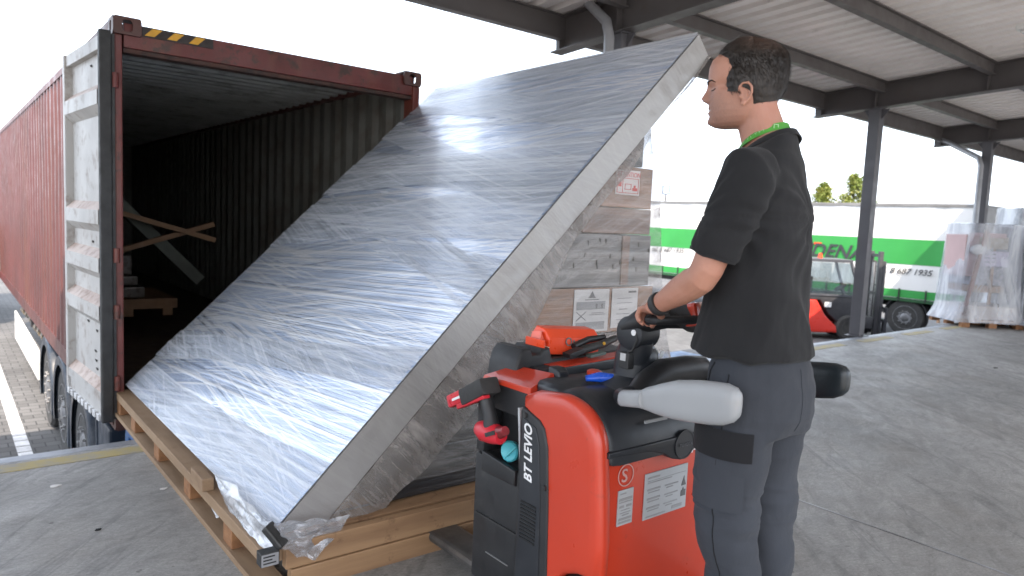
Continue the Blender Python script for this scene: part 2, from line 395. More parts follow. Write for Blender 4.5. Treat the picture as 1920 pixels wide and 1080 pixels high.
# the open left door, swung back along the side
DOOR = pm('pale_grey_door', (.50, .49, .47), (.40, .39, .375), 1.6, .5, 0, .2, dirt=((.20, .15, .12), 7, .52, .72), stretch=(1, 1, .5))
GASK = pm('black_rubber', (.018, .018, .018), (.03, .03, .03), 8, .6)
d0 = Vector((XC-.045, YC+.03, 0)); d1 = Vector((.838, 6.80, 0)); dd = (d1-d0).normalized(); dn = Vector((-dd.y, dd.x, 0))  # dn points to -X
DW = (d1-d0).length; DZ0, DZ1 = -.02, 2.655
dm = Matrix((dd, -dn, Z3)).transposed().to_4x4(); dm.translation = d0   # local: x along door, y into the stack (towards container), z up
door = []
def dbuild(m, name, mat, par, sm=None):
    m.b.transform(dm); return m.build(name, mat, par, sm)
# horizontal corrugated panel, ribs stick outwards (-y local)
prof = [(DZ0+.10, 0), (.22, 0), (.30, .045), (.55, .045)]
zz = DZ0+.12; pf = [(zz, 0)]
ribs = [(.02, .10, .18, .26), (.95, 1.02, 1.12, 1.19), (1.30, 1.37, 1.47, 1.54), (0.62, .69, .79, .86)]
pts = [(DZ0+.08, 0), (.03, 0), (.09, .04), (.16, .04), (.22, 0), (.62, 0), (.68, .045), (.78, .045), (.84, 0), (.96, 0), (1.02, .045), (1.12, .045), (1.18, 0), (1.30, 0), (1.36, .045), (1.46, .045), (1.52, 0), (2.13, 0), (2.19, .045), (2.29, .045), (2.35, 0), (2.58, 0)]
m = MB(); rows = []
for x in (.06, .35, .7, DW-.06): rows.append([Vector((x, .022-d*1.3, z)) for z, d in pts])
m.loft(rows, cap=False, closed=False)
dp = dbuild(m, 'door', DOOR, cont); dp.data.materials.append(pm('rust_faded_grey', (.36, .27, .225), (.46, .38, .33), 5, .6, dirt=((.16, .09, .06), 9, .5, .7)))
for p in dp.data.polygons:
    if p.normal.z > .3: p.material_index = 1
so = dp.modifiers.new('s', 'SOLIDIFY'); so.thickness = .004
m = MB().box((0, -.03, DZ0), (.06, .045, DZ1), .006); m.box((DW-.07, -.035, DZ0), (DW, .045, DZ1), .006)
m.box((.06, -.02, DZ0), (DW-.07, .045, DZ0+.10), .004); m.box((.06, -.02, DZ1-.09), (DW-.07, .045, DZ1), .004)
dbuild(m, 'door_frame', DOOR, dp)
m = MB().box((-.055, -.045, DZ0-.02), (-.003, .030, DZ1+.02), .01); m.box((-.05, .032, DZ0), (-.01, .05, DZ1)); dbuild(m, 'gasket', GASK, dp)
for k in range(9): dbuild(MB().box((.08+k*.12, -.04, DZ0-.035), (.15+k*.12, -.012, DZ0+.012), .004), 'gasket_clip', pm('white_gasket_clips', (.6, .6, .6), None, 5, .5), dp)
m = MB()
random.seed(3)
for (x, z) in [(.45, 2.50), (.12, 2.46), (.15, 1.22), (.45, 1.22), (.2, .53), (.62, .60), (.35, .56), (.4, .40), (.38, .33), (.36, .27), (.55, -.0)]:
    m.ell((x, .0185-.002, z), (.016, .004, .010), 8); m.ell((x+.022, .018-.002, z+.004), (.010, .003, .006), 8)
dbuild(m, 'rust_chips', pm('dark_rust', (.02, .015, .012), None, 8, .8), dp)

# container contents
WOOD = pm('raw_timber', (.22, .12, .06), (.16, .085, .04), 5, .65, 0, .3, stretch=(1, .15, 1))
b1 = tag(MB().beam(at(222, 398, 1, 8.1), at(402, 450, 1, 8.1), .05, .09, (0, 1, 0)).build('timber_brace', WOOD), 'timber lath sloping down to the right inside the dark container, upper half of the cross', 'brace', 'crossed laths in the container')
tag(MB().beam(at(222, 470, 1, 8.17), at(400, 420, 1, 8.17), .05, .085, (0, 1, 0)).build('timber_brace', WOOD), 'timber lath rising to the right inside the dark container, behind the other lath', 'brace', 'crossed laths in the container')
tag(MB().beam(at(215, 375, 1, 8.4), at(372, 525, 1, 8.4), .12, .17, (0, 1, 0)).build('wooden_beam', pm('weathered_beam', (.10, .11, .095), (.07, .075, .065), 3, .8)), 'thick weathered grey beam leaning behind the crossed laths in the container', 'beam')
cp = thing('wrapped_pallet', 'film wrapped stack of boards on a pallet deep inside the container', 'wrapped pallet', (1.75, 9.3, .06))
MB().box((1.10, 8.6, .36), (2.1, 9.8, .47)).build('deck', WOOD, cp)
for x in (1.2, 1.6, 2.0): MB().box((x-.05, 8.6, .28), (x+.05, 8.72, .36)).build('block', WOOD, cp)
for z0, z1 in ((.48, .60), (.62, .72), (.74, .95)): MB().box((1.12, 8.65, z0), (2.02-z0*.5, 9.75, z1), .02).build('board_bundle', pm('wrapped_boards', (.12, .10, .09), (.08, .068, .06), 6, .3, coat=.4), cp)

# ================================================================== TRAILER UNDER THE CONTAINER
NAVY = pm('dark_blue_plastic', (.022, .035, .055), (.014, .022, .035), 3, .4, 0, .15, dirt=((.10, .10, .10), 8, .5, .8))
TYRE = pm('tyre_rubber', (.03, .03, .03), (.05, .048, .045), 9, .8)
RIM = pm('steel_rim', (.25, .25, .26), (.12, .12, .12), 8, .5, .5)
BLUE = pm('blue_paint', (.03, .13, .32), (.02, .09, .24), 5, .45, dirt=((.1, .1, .1), 10, .55, .75))
ch = thing('container_trailer', 'low container trailer with blue mudguards and three axles under the red container', 'trailer', (XC+CW/2, 9, -1.2))
MB().box((1.5, 6.0, -.42), (1.7, 17.6, -.14)).box((2.7, 6.0, -.42), (2.9, 17.6, -.14)).box((1.0, 7, -.30), (3.35, 7.1, -.16)).box((1.0, 12, -.30), (3.35, 12.1, -.16)).build('chassis_frame', pm('chassis_paint', (.03, .03, .035), None, 4, .5), ch)
def wheel(c, r, w, par, side=-1, seg=40):
    c = Vector(c)
    pf = [(-w/2, r*.62), (-w/2, r*.90), (-w*.40, r*.97), (-w*.2, r), (w*.2, r), (w*.4, r*.97), (w/2, r*.90), (w/2, r*.62)]
    o = MB().lathe(c, X3, pf, seg).build('wheel', TYRE, par, 30)
    s = side
    q = [(s*w*.52, r*.30), (s*w*.50, r*.34), (s*w*.30, r*.40), (s*w*.25, r*.52), (s*w*.47, r*.62), (s*w*.515, r*.64), (s*w*.515, r*.61)]
    rm = MB().lathe(c, X3, [(s*w*.30, .001), (s*w*.56, .001), (s*w*.56, r*.16), (s*w*.50, r*.24)]+q+[(s*w*.1, r*.6), (s*w*.1, .001)], 32); rm.build('rim', RIM, o, 30)
    m = MB()
    for k in range(10):
        a = 2*math.pi*k/10; m.cyl(c+Vector((s*w*.535, math.cos(a)*r*.36, math.sin(a)*r*.36)), X3, r*.028, w*.09, 8)
    m.build('wheel_nuts', pm('nut_steel', (.5, .5, .5), None, 5, .35, .8), o)
    return o
for yy in (7.33, 8.64, 9.95):
    wheel((XC+.19, yy, -.72), .49, .32, ch); wheel((XC+CW-.19, yy, -.72), .49, .32, ch, 1)
    m = MB(); r1, r2 = .60, .57; N_ = 20; rings = []
    for k in range(N_+1):
        a = R_(200-k*220/N_); c, s = math.cos(a), math.sin(a)
        rings.append([Vector((XC+x, yy+c*r, -.72+s*r)) for x, r in ((.0, r1), (.03, r1+.02), (.42, r1+.02), (.42, r2), (.03, r2), (0, r2-.06))])
    m.loft(rings); m.build('mudguard', NAVY, ch, 40)
MB().box((XC+.02, 6.55, -1.05), (XC+.5, 6.60, -.20), .01).build('mudflap', NAVY, ch)
MB().box((XC+.03, 6.05, -.62), (XC+.33, 6.56, -.22), .02).build('side_box', NAVY, ch)
MB().box((XC+.06, 5.50, -.36), (XR-.06, 5.62, -.13), .012).build('rear_beam', BLUE, ch)
MB().prism([(10.75, -.42), (14.2, -.34), (14.2, -.80), (10.75, -.80)], 0, XC+.0, XC+.03, .008).build('side_skirt', pm('white_skirt', (.72, .72, .69), (.62, .62, .60), 2, .45), ch)
m = MB(); random.seed(5)
for k in range(9): m.cyl((XC+.12, 10.9+k*.38, -.27+random.uniform(-.03, .03)), Y3, .05+random.random()*.03, .16, 10)
m.build('valve_fittings', pm('brass_fittings', (.25, .2, .14), (.1, .1, .1), 9, .5, .5), ch)
# steel bumper ledge of the dock in front of the sill
lev = thing('dock_leveller', 'blue steel dock leveller lip bridging dock edge and container sill', 'dock leveller', (2.15, 5.2, 0))
MB().box((1.0, DK+.015, -.10), (3.3, 5.49, -.035), .006).build('lip_plate', BLUE, lev)
MB().box((1.0, DK+.012, -1.0), (3.3, DK+.09, -.105)).build('lip_frame', BLUE, lev)
p = at(1276, 668, 1, DK+.1)
m2 = thing('dock_leveller', 'small blue dock leveller lip at the next bay beyond the steering arm', 'dock leveller', (p.x, 5.2, 0))
MB().box((p.x-.35, DK+.015, -.10), (p.x+.35, 5.35, .03), .006).build('lip_plate', BLUE, m2)
MB().box((p.x-.35, DK+.012, -1.0), (p.x+.35, DK+.1, -.105)).build('lip_frame', BLUE, m2)
# lorry parked further up, only its tail shows
lt = thing('parked_lorry', 'dark tail of a lorry with red lamps beyond the container at the left edge', 'lorry', (.5, 20.3, -1.2))
MB().box((-1.9, 18.2, -.55), (.80, 23, 1.0), .02).build('body', pm('dark_lorry_paint', (.06, .07, .085), None, 3, .4), lt)
for z, c in ((-.10, (.55, .02, .02)), (-.38, (.6, .06, .02))):
    MB().box((.45, 18.13, z-.07), (.76, 18.19, z+.09), .01).build('tail_lamp', pm('lamp_red_%d' % (z*100), c, c, 3, .25), lt)
MB().box((.50, 18.15, -.27), (.7, 18.19, -.19)).build('number_plate', BLUE, lt)
wheel((.55, 19.4, -.75), .45, .3, lt)

# ================================================================== THE LOAD
PINE = pm('pallet_pine', (.32, .215, .13), (.22, .14, .08), 2.2, .62, 0, .3, stretch=(5, .5, 5), dirt=((.2, .12, .07), 9, .57, .75))
PINE2 = pm('pallet_pine_cross', (.33, .20, .105), (.22, .125, .065), 2.2, .6, 0, .3, stretch=(.5, 5, 5), dirt=((.12, .06, .03), 8, .60, .70))
END = pm('sawn_end_grain', (.29, .14, .06), (.20, .09, .038), 18, .75)
pal = thing('wooden_pallet', 'long raw pine pallet on the dock floor carrying the tilted wrapped panel and boxes', 'pallet', (2.2, 4.1, 0))
PY0, PY1, PX0, PX1 = 2.64, 5.68, .985, 3.40
for x, w in ((.955, .115), (2.14, .12), (3.28, .12)):
    MB().box((x, PY0+.03, .0), (x+w, PY1, .028), .003).build('bottom_board', PINE, pal)
random.seed(2)
for x in (.965, 2.14, 3.28):
    for y in (5.50, 5.02, 4.38, 3.72, 3.06):
        MB().box((x+.004, y, .0285), (x+.10, y+.12, .118), .004).build('block', END, pal)
    MB().box((x, PY0+.035, .1185), (x+.105, PY1, .164 if x > 1 else .172), .004).build('stringer_board', PINE, pal)
y = PY0+.06; k = 0
while y < PY1-.12:
    w = .12; MB().box((PX0+.09+random.uniform(-.006, .006), y, .1645), (PX1, y+w, .196), .003).build('deck_board', PINE2, pal); y += .205
MB().beam((PX0+.06, PY0+.012, .150), (PX1, PY0-.04, .150), .045, .105, bev=.005).build('end_beam', PINE2, pal)
MB().beam((PX0+.08, PY0+.007, .045), (PX1, PY0-.05, .045), .045, .098, bev=.005).build('end_beam', PINE2, pal)
blk = tag(MB().box((.945, 3.42, .1725), (1.0, 3.62, .235), .006).build('timber_offcut', PINE), 'small square pine offcut lying on the left edge of the long pallet', 'timber block')

def wrap_mat(name, c1, c2, metal=.0, rough=.2, streak=((0, 1), (.20, .8), (-.28, .7)), dens=22, alpha=None, bstr=.6, light=(.80, .86, .93), hi=.5, ax=2, coat=.6, asp=.03, dkf=.55):
    """stretch film over a surface: crossing runs of stretched wrinkles, each its own relief, with highlights and dark reflections painted into the colour"""
    m, t, b = newmat(name)
    def rv(a):
        r = [0, 0, 0]; r[min(ax, 1) if ax == 3 else ax] = a; return tuple(r)
    def sv_(a, b_=1):                        # long axis of the wrinkles
        r = [b_]*3; r[(2, 0, 0, 2)[ax]] = a; return tuple(r)
    base = ramp(t, noise_n(t, 1.3, (1, 2, 1), detail=6), [(.3, c1), (.7, c2)])
    prev = None; acc = None
    for i, (an, st) in enumerate(streak):
        s = noise_n(t, dens*(1+.35*i), sv_(asp), rv(an), detail=9, rough=.66, dist=.12)
        msk = ramp(t, noise_n(t, .9+.4*i, sv_(.6), rv(an), detail=3), [(.36, g3(0)), (.60, g3(1))]) if i else None
        if msk is not None:
            s = mix(t, msk, g3(.5), s)
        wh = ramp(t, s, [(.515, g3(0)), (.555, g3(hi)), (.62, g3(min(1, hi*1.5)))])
        base = mix(t, wh, base, light)  # highlights on the wrinkles, painted into the base colour
        dk = ramp(t, s, [(.34, g3(dkf)), (.43, g3(0))]); base = mix(t, dk, base, tuple(v*.4 for v in c1))  # dark reflected lines between them, painted as well
        bn = N(t, 'ShaderNodeBump'); bn.inputs['Distance'].default_value = .02; bn.inputs['Strength'].default_value = bstr*st
        t.links.new(s, bn.inputs['Height'])
        if prev: t.links.new(prev, bn.inputs['Normal'])
        prev = bn.outputs[0]
    # short cross puckers
    s = noise_n(t, 26, sv_(1, .5) if ax else (1, 1, 1), rv(1.4), detail=4, rough=.6); pk = ramp(t, noise_n(t, 1.7, detail=4), [(.52, g3(0)), (.62, g3(1))])
    bn = N(t, 'ShaderNodeBump'); bn.inputs['Distance'].default_value = .008; bn.inputs['Strength'].default_value = .5*bstr
    t.links.new(mix(t, pk, g3(.5), s), bn.inputs['Height']); t.links.new(prev, bn.inputs['Normal']); t.links.new(bn.outputs[0], b.inputs['Normal'])
    t.links.new(base, b.inputs['Base Color']); b.inputs['Metallic'].default_value = metal
    b.inputs['Roughness'].default_value = rough; b.inputs['Specular IOR Level'].default_value = .9
    b.inputs['Coat Weight'].default_value = coat; b.inputs['Coat Roughness'].default_value = .12
    if alpha is not None:
        b.inputs['Coat Weight'].default_value = .3
        out = t.nodes['Material Output']; tr = N(t, 'ShaderNodeBsdfTransparent'); tr.inputs[0].default_value = (.93, .94, .96, 1)
        ms = N(t, 'ShaderNodeMixShader'); lw = N(t, 'ShaderNodeLayerWeight'); lw.inputs[0].default_value = .25
        st = noise_n(t, dens, sv_(.05), rv(streak[0][0]), detail=7, rough=.7)
        f = ramp(t, st, [(.35, g3(max(0, alpha-.16))), (.65, g3(min(1, alpha+.18)))])
        f2 = mix(t, lw.outputs['Facing'], f, g3(.9)) 
        t.links.new(f2, ms.inputs[0]); t.links.new(tr.outputs[0], ms.inputs[1]); t.links.new(b.outputs[0], ms.inputs[2]); t.links.new(ms.outputs[0], out.inputs[0])
    return m
A = Vector((1.03, 2.75, .212)); B = Vector((3.58, 2.75, 2.690)); V = (B-A); SLH = V.length; V.normalize(); NN = Vector((-V.z, 0, V.x)); TH = .175
SLABM = Matrix((-Y3, V, NN)).transposed().to_4x4(); SLABM.translation = A
LEN = 2.90
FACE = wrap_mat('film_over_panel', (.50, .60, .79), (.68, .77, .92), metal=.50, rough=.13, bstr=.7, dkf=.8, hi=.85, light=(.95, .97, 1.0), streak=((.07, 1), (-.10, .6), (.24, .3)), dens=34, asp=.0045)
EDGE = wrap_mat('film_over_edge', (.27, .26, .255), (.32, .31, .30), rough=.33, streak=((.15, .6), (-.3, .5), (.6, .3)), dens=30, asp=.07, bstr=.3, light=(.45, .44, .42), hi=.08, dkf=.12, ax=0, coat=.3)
slab = thing('wrapped_slab', 'large flat panel wrapped in shiny stretch film tilted up on the pallet', 'wrapped panel')
slab.matrix_world = SLABM
def face_f(u, v):
    x = -LEN*(1-u); y = SLH*v
    e = min(1, min(u, 1-u)*14)*min(1, min(v, 1-v)*16)
    z = .006*mn.noise(Vector((x*.9, y*1.4, 1)))+.0035*mn.noise(Vector((x*1.2+y*.4, (y-x*.18)*13, 5)))+.0015*mn.noise(Vector((x*3, (y+x*.22)*36, 9)))
    return Vector((x, y, z*e-.002*(1-e)))
MB().grid(face_f, 120, 260).build('panel_face', FACE, slab, 80, local=True)
MB().box((-LEN+.004, .004, -TH), (-.012, SLH-.004, -.014), .006).build('panel_core', EDGE, slab, local=True)
m = MB().grid(lambda u, v: Vector((-.002+.003*mn.noise(Vector((u*3, v*40, 2))), SLH*v, -TH*(1-u)-.012*u)), 10, 200)
m.build('end_cover', EDGE, slab, 80, local=True)
# overlapping bands of film, crossing at small angles
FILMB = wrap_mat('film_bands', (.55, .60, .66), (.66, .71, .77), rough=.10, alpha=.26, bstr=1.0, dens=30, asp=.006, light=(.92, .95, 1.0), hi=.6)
random.seed(11); m = MB()
for k in range(15):
    y0 = random.uniform(-.2, SLH*.98); a = random.choice((-.16, -.10, -.05, .06, .12, .20, .34))*random.uniform(.7, 1.2); w = random.choice((.03, .05, .08, .25, .4, .5))
    y1 = y0+LEN*a; zz = .0015+.0009*k; P = []
    nseg = 40; rows = []
    for i in range(nseg+1):
        x = -LEN*i/nseg*.998; yc = y0+(y1-y0)*i/nseg; ww = w*(1-.25*math.sin(math.pi*i/nseg))
        rows.append([(x, min(max(yc-ww/2, .0), SLH)), (x, min(max(yc+ww/2, .0), SLH))])
    vv = [[m.b.verts.new((p[0], p[1], zz+.0015*mn.noise(Vector((p[0]*4, p[1]*6, k))))) for p in r] for r in rows]
    for p, q in zip(vv, vv[1:]):
        if abs(rows[0][0][1]-rows[0][1][1]) < 0: continue
        if p[1].co.y-p[0].co.y > .004 and q[1].co.y-q[0].co.y > .004: m.b.faces.new((p[0], p[1], q[1], q[0]))
bmesh.ops.delete(m.b, geom=[v for v in m.b.verts if not v.link_faces], context='VERTS')
m.build('film_layers', FILMB, slab, 80, local=True)

# film curtain from the near edge of the panel down over the boxes
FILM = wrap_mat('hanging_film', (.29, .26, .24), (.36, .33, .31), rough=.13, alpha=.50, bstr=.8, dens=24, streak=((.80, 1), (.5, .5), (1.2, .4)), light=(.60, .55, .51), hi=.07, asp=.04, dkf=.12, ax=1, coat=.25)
outer = [(1331, 104), (1316, 128), (1290, 165), (1262, 200), (1222, 262), (1190, 318), (1150, 362), (1105, 420), (1065, 478), (1040, 540), (1012, 600), (975, 655), (940, 705), (912, 748), (872, 800), (838, 838), (800, 885), (752, 925), (720, 965), (690, 995), (655, 1018), (628, 1040), (600, 1052)]
oc = [at(px, py, 1, 2.735) for px, py in outer]
def edge_pt(v): return SLABM @ Vector((.002, SLH*v, -TH))
m = MB(); nu, nv = 26, 190
def ocv(s):
    s *= len(oc)-1; i = min(int(s), len(oc)-2); f = s-i
    p0, p1, p2, p3 = oc[max(i-1, 0)], oc[i], oc[i+1], oc[min(i+2, len(oc)-1)]
    return .5*((2*p1)+(p2-p0)*f+(2*p0-5*p1+4*p2-p3)*f*f+(3*p1-p0-3*p2+p3)*f**3)
def curtain(u, v):
    a = edge_pt(1-v); b = ocv(v); p = a.lerp(b, u)
    w = math.sin(math.pi*u)
    p.y += -.03*w*(.6+.8*mn.noise(Vector((v*9, u*1.5, 0))))+.003*w*mn.noise(Vector((v*60, u*3, 4)))+.02*u
    p.y += .0014*mn.noise(Vector((v*160, u*8, 7)))*min(1, u*4)
    return p
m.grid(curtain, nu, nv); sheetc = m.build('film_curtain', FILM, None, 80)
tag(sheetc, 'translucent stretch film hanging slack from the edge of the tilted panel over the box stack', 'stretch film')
# crumpled film and dark corner guard at the near bottom corner
CRUMP = wrap_mat('crumpled_film', (.45, .48, .52), (.6, .63, .68), metal=.3, rough=.10, alpha=.50, bstr=.5, dens=5, streak=((.3, 1), (1.4, 1), (2.3, 1)), light=(.95, .97, 1), hi=.6)
def crump(name, quad, amp, seed, n=46, label=''):
    P = [Vector(q) for q in quad]
    def f(u, v):
        p = P[0].lerp(P[1], u).lerp(P[3].lerp(P[2], u), v)
        q = Vector((u*3.2, v*3.2, seed)); d = Vector((mn.noise(q*1.3), mn.noise(q*1.3+Vector((9, 0, 0))), mn.noise(q*1.3+Vector((0, 9, 0)))))
        r = 1-2*abs(mn.noise(q*2.2)); d2 = Vector((r, mn.noise(q*3+Vector((3, 3, 3))), r))
        e = .4+.6*math.sin(math.pi*min(max(u, .02), .98))
        return p+d*amp*e*1.2+d2*amp*.16
    o = MB().grid(f, n, n).build(name, CRUMP, None, 70); tag(o, label, 'stretch film'); return o
a_ = lambda x, y, Y=2.70: at(x, y, 1, Y)
crump('film_bunch', [at(395, 880, 0, .99), a_(515, 985, 2.69), a_(505, 1048, 2.66), at(440, 990, 0, .975)], .022, 3, label='crinkled silvery film bunched along the near left corner of the tilted panel')
crump('film_tail', [a_(505, 985, 2.66), a_(655, 968, 2.66), a_(592, 1052, 2.60), a_(520, 1030, 2.60)], .020, 8, label='loose pointed tail of clear film hanging over the pallet end beam')
crump('film_flap', [at(372, 895, 0, .995), at(398, 925, 0, .985), at(425, 962, 0, .975), at(405, 972, 0, .97)], .010, 14, 16, label='pale folded film flap over the left pallet edge beside the pine offcut')
cg = thing('corner_guard', 'black plastic corner guard with a small printed label under the near corner of the panel', 'corner guard', (1.05, 2.64, .2))
m = MB(); m.beam(at(500, 985, 1, 2.66), at(532, 1024, 1, 2.61), .065, .028, bev=.008); m.build('guard_body', pm('black_plastic', (.02, .02, .02), (.03, .03, .03), 8, .4), cg)
p = at(508, 1032, 1, 2.59); p = p-Z3*.03; MB().box((p.x-.04, 2.585, p.z-.030), (p.x+.033, 2.635, p.z+.024), .003).build('label_block', pm('black_plastic2', (.03, .03, .03), (.025, .025, .025), 8, .5), cg)
MB().box((p.x-.038, 2.5825, p.z-.028), (p.x+.028, 2.5845, p.z+.02)).build('label', pm('grey_label', (.30, .30, .31), None, 5, .5), cg)
for i, w in enumerate((.05, .035, .045)):
    MB().box((p.x-.032, 2.5805, p.z-.018+i*.013), (p.x-.032+w, 2.582, p.z-.013+i*.013)).build('print_line', GASK, cg)

# ---- box stack behind the film
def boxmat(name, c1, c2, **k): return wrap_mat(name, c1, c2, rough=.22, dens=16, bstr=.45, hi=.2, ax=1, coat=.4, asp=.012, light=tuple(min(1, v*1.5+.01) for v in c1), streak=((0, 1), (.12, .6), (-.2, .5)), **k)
# object coordinates here run with X sideways, so streaks (long in x) lie level on the near face
BLK = boxmat('black_wrapped', (.010, .012, .015), (.016, .016, .018)); DKW = boxmat('brown_wrapped_timber', (.09, .04, .028), (.06, .028, .02))
CART = boxmat('carton', (.27, .125, .055), (.19, .085, .038)); GRYB = boxmat('grey_slotted_board', (.12, .11, .105), (.08, .075, .072)); BRN = boxmat('brown_crate', (.16, .078, .04), (.11, .05, .028))
def bx(name, x0, x1, z0, z1, mat, label, cat, grp=None, y0=2.79, y1=5.5):
    t = thing(name, label, cat, ((x0+x1)/2, (y0+y1)/2, z0), grp)
    MB().box((x0, y0, z0+.002), (x1, y1, z1-.002), .006).build('body', mat, t); return t
bx('wrapped_crate', 1.52, 3.36, .20, .43, BLK, 'black wrapped crate lying on the pallet, lowest of the stack', 'crate')
bx('wrapped_crate', 1.74, 3.36, .43, .67, BLK, 'black wrapped crate second from the bottom of the stack, beside the truck', 'crate')
t = bx('wrapped_crate', 1.98, 3.38, .67, .905, DKW, 'dark brown timber crate above the black crates, behind the cordless drill', 'crate')
for x in (2.0, 2.45, 2.9, 3.3): MB().box((x, 2.782, .675), (x+.07, 2.7895, .90)).build('batten', DKW, t)
t = bx('carton', 2.25, 3.36, .905, 1.168, CART, 'large brown carton with two printed sheets, just above the orange box', 'carton')
PAPER = pm('printed_paper', (.62, .60, .58), (.55, .53, .51), 3, .45, coat=.3); INK = pm('print_ink', (.10, .10, .10), (.14, .14, .14), 9, .5); GREYINK = pm('grey_print', (.30, .30, .30), (.25, .25, .25), 9, .5)
def sheet(par, x0, x1, z0, z1, items, y=2.784, name='printed_sheet'):
    s = MB().box((x0, y, z0), (x1, y+.003, z1)).build(name, PAPER, par)
    m = MB()
    for (a, b_, c, d) in items: m.box((x0+(x1-x0)*a, y-.0022, z0+(z1-z0)*c), (x0+(x1-x0)*b_, y-.0004, z0+(z1-z0)*d))
    m.build('printing', INK, s); return s
x0, x1, z0, z1 = 2.70, 2.975, .918, 1.158
s = sheet(t, x0, x1, z0, z1, [(.4, .6, .80, .82), (.30, .70, .75, .77), (.5, .85, .44, .45), (.45, .9, .40, .41)])
m = MB().prism([(2.815, 1.115), (2.86, 1.115), (2.8375, 1.148)], 1, 2.7818, 2.7835); m.build('triangle_mark', INK, s)
m = MB().box((x0+.02, 2.7825, 1.045), (x1-.03, 2.7836, 1.09)); m.box((x0+.02, 2.7825, .93), (x1-.03, 2.7836, .975)); m.build('grey_panel', GREYINK, s)
m = MB().beam((x0+.02, 2.782, .985), (x0+.095, 2.782, 1.035), .0015, .004, (0, 1, 0)); m.beam((x0+.02, 2.782, 1.035), (x0+.095, 2.782, .985), .0015, .004, (0, 1, 0)); m.build('cross_mark', INK, s)
for x in (x1-.10, x1-.055): MB().cyl((x, 2.7815, 1.068), Y3, .007, .0015, 10).box((x-.004, 2.781, 1.05), (x+.004, 2.782, 1.064)).build('figure_mark', INK, s)
sheet(t, 3.00, 3.22, .93, 1.158, [(.62, .92, .88, .93), (.2, .75, .74, .75), (.2, .8, .62, .63), (.3, .6, .46, .475), (.2, .7, .34, .35), (.2, .75, .2, .21), (.25, .65, .1, .11)])
t = bx('slotted_board_bundle', 2.47, 3.315, 1.168, 1.47, GRYB, 'grey board bundle with two rows of dark slots, halfway up the stack', 'board bundle')
HOLE = pm('slot_dark', (.008, .008, .008), (.012, .012, .012), 9, .9)
random.seed(4)
for px, py in [(1104, 455), (1126, 450), (1137, 452), (1198, 458), (1217, 470), (1076, 498), (1097, 478), (1119, 492), (1145, 480), (1163, 492), (1188, 485), (1193, 505), (1215, 505), (1120, 500), (1150, 500)]:
    p = at(px, py, 1, 2.786); a = random.uniform(-.3, .3)
    MB().beam(p-Vector((math.sin(a), 0, math.cos(a)))*.013, p+Vector((math.sin(a), 0, math.cos(a)))*.013, .009, .004, (0, 1, 0), bev=.0015).build('slot', HOLE, t)
MB().box((3.06, 2.781, 1.18), (3.12, 2.7885, 1.46)).build('batten', BRN, t)
t = bx('wrapped_crate', 2.74, 3.30, 1.47, 1.62, BRN, 'brown crate between the slotted boards and the carton with the warning sticker', 'crate')
t = bx('carton', 2.86, 3.295, 1.62, 1.858, CART, 'small brown carton near the top of the stack with a red and white warning sticker', 'carton')
REDINK = pm('red_ink', (.62, .06, .05), (.55, .05, .04), 8, .5)
s = MB().box((2.975, 2.784, 1.695), (3.175, 2.787, 1.835)).build('warning_label', pm('label_white', (.72, .66, .63), (.66, .6, .57), 4, .4), t)
text('ATTENTION', .038, (2.982, 2.7835, 1.798), X3, Z3, REDINK, 'label_text', s, sx=.92)
m = MB()
for a, b_, c, d in [(2.985, 3.165, 1.787, 1.790), (2.985, 2.988, 1.705, 1.787), (3.162, 3.165, 1.705, 1.787), (2.985, 3.165, 1.705, 1.708), (3.03, 3.033, 1.705, 1.787), (2.995, 3.02, 1.74, 1.765), (3.05, 3.10, 1.755, 1.758), (3.05, 3.10, 1.725, 1.728), (3.05, 3.053, 1.725, 1.758), (3.10, 3.103, 1.725, 1.758), (3.115, 3.155, 1.72, 1.738), (3.125, 3.14, 1.738, 1.752)]:
    m.box((a, 2.7818, c), (b_, 2.7836, d))
m.build('label_pictogram', REDINK, s)
bx('wrapped_crate', 2.99, 3.20, 1.858, 2.04, BLK, 'small black wrapped bundle on top of the box stack', 'crate', y1=5.3)
# outer wrap of the stack, slack at the right hand side
right = [(1219, 232), (1226, 300), (1238, 325), (1238, 380), (1240, 440), (1241, 520), (1246, 580), (1252, 640), (1264, 700), (1275, 790)]
rc = [at(px, py, 1, 2.76) for px, py in right]
def wrapf(u, v):
    s = v*(len(rc)-1); i = min(int(s), len(rc)-2); p = rc[i].lerp(rc[i+1], s-i)
    left = Vector((max(1.5, 3.02-1.02*(2.10-p.z)), 2.765, p.z)); q = left.lerp(p, min(1, u*1.25)) if u < .8 else p+Vector((.06*math.sin((u-.8)/.2*1.57), (u-.8)/.2*.9, 0))
    q.y += .012*mn.noise(Vector((q.x*5, q.z*16, 1)))*(1 if u < .8 else 0); return q
FILM2 = wrap_mat('stack_film', (.34, .31, .28), (.42, .39, .36), rough=.12, alpha=.07, bstr=.9, dens=14, streak=((0, 1), (.45, .8), (-.5, .6)), light=(.85, .80, .76), hi=.45, ax=1, coat=.3)
o = MB().grid(wrapf, 50, 90).build('stack_wrap', FILM2, None, 80); tag(o, 'clear stretch film wound round the box stack, bulging slack along its right side', 'stretch film')

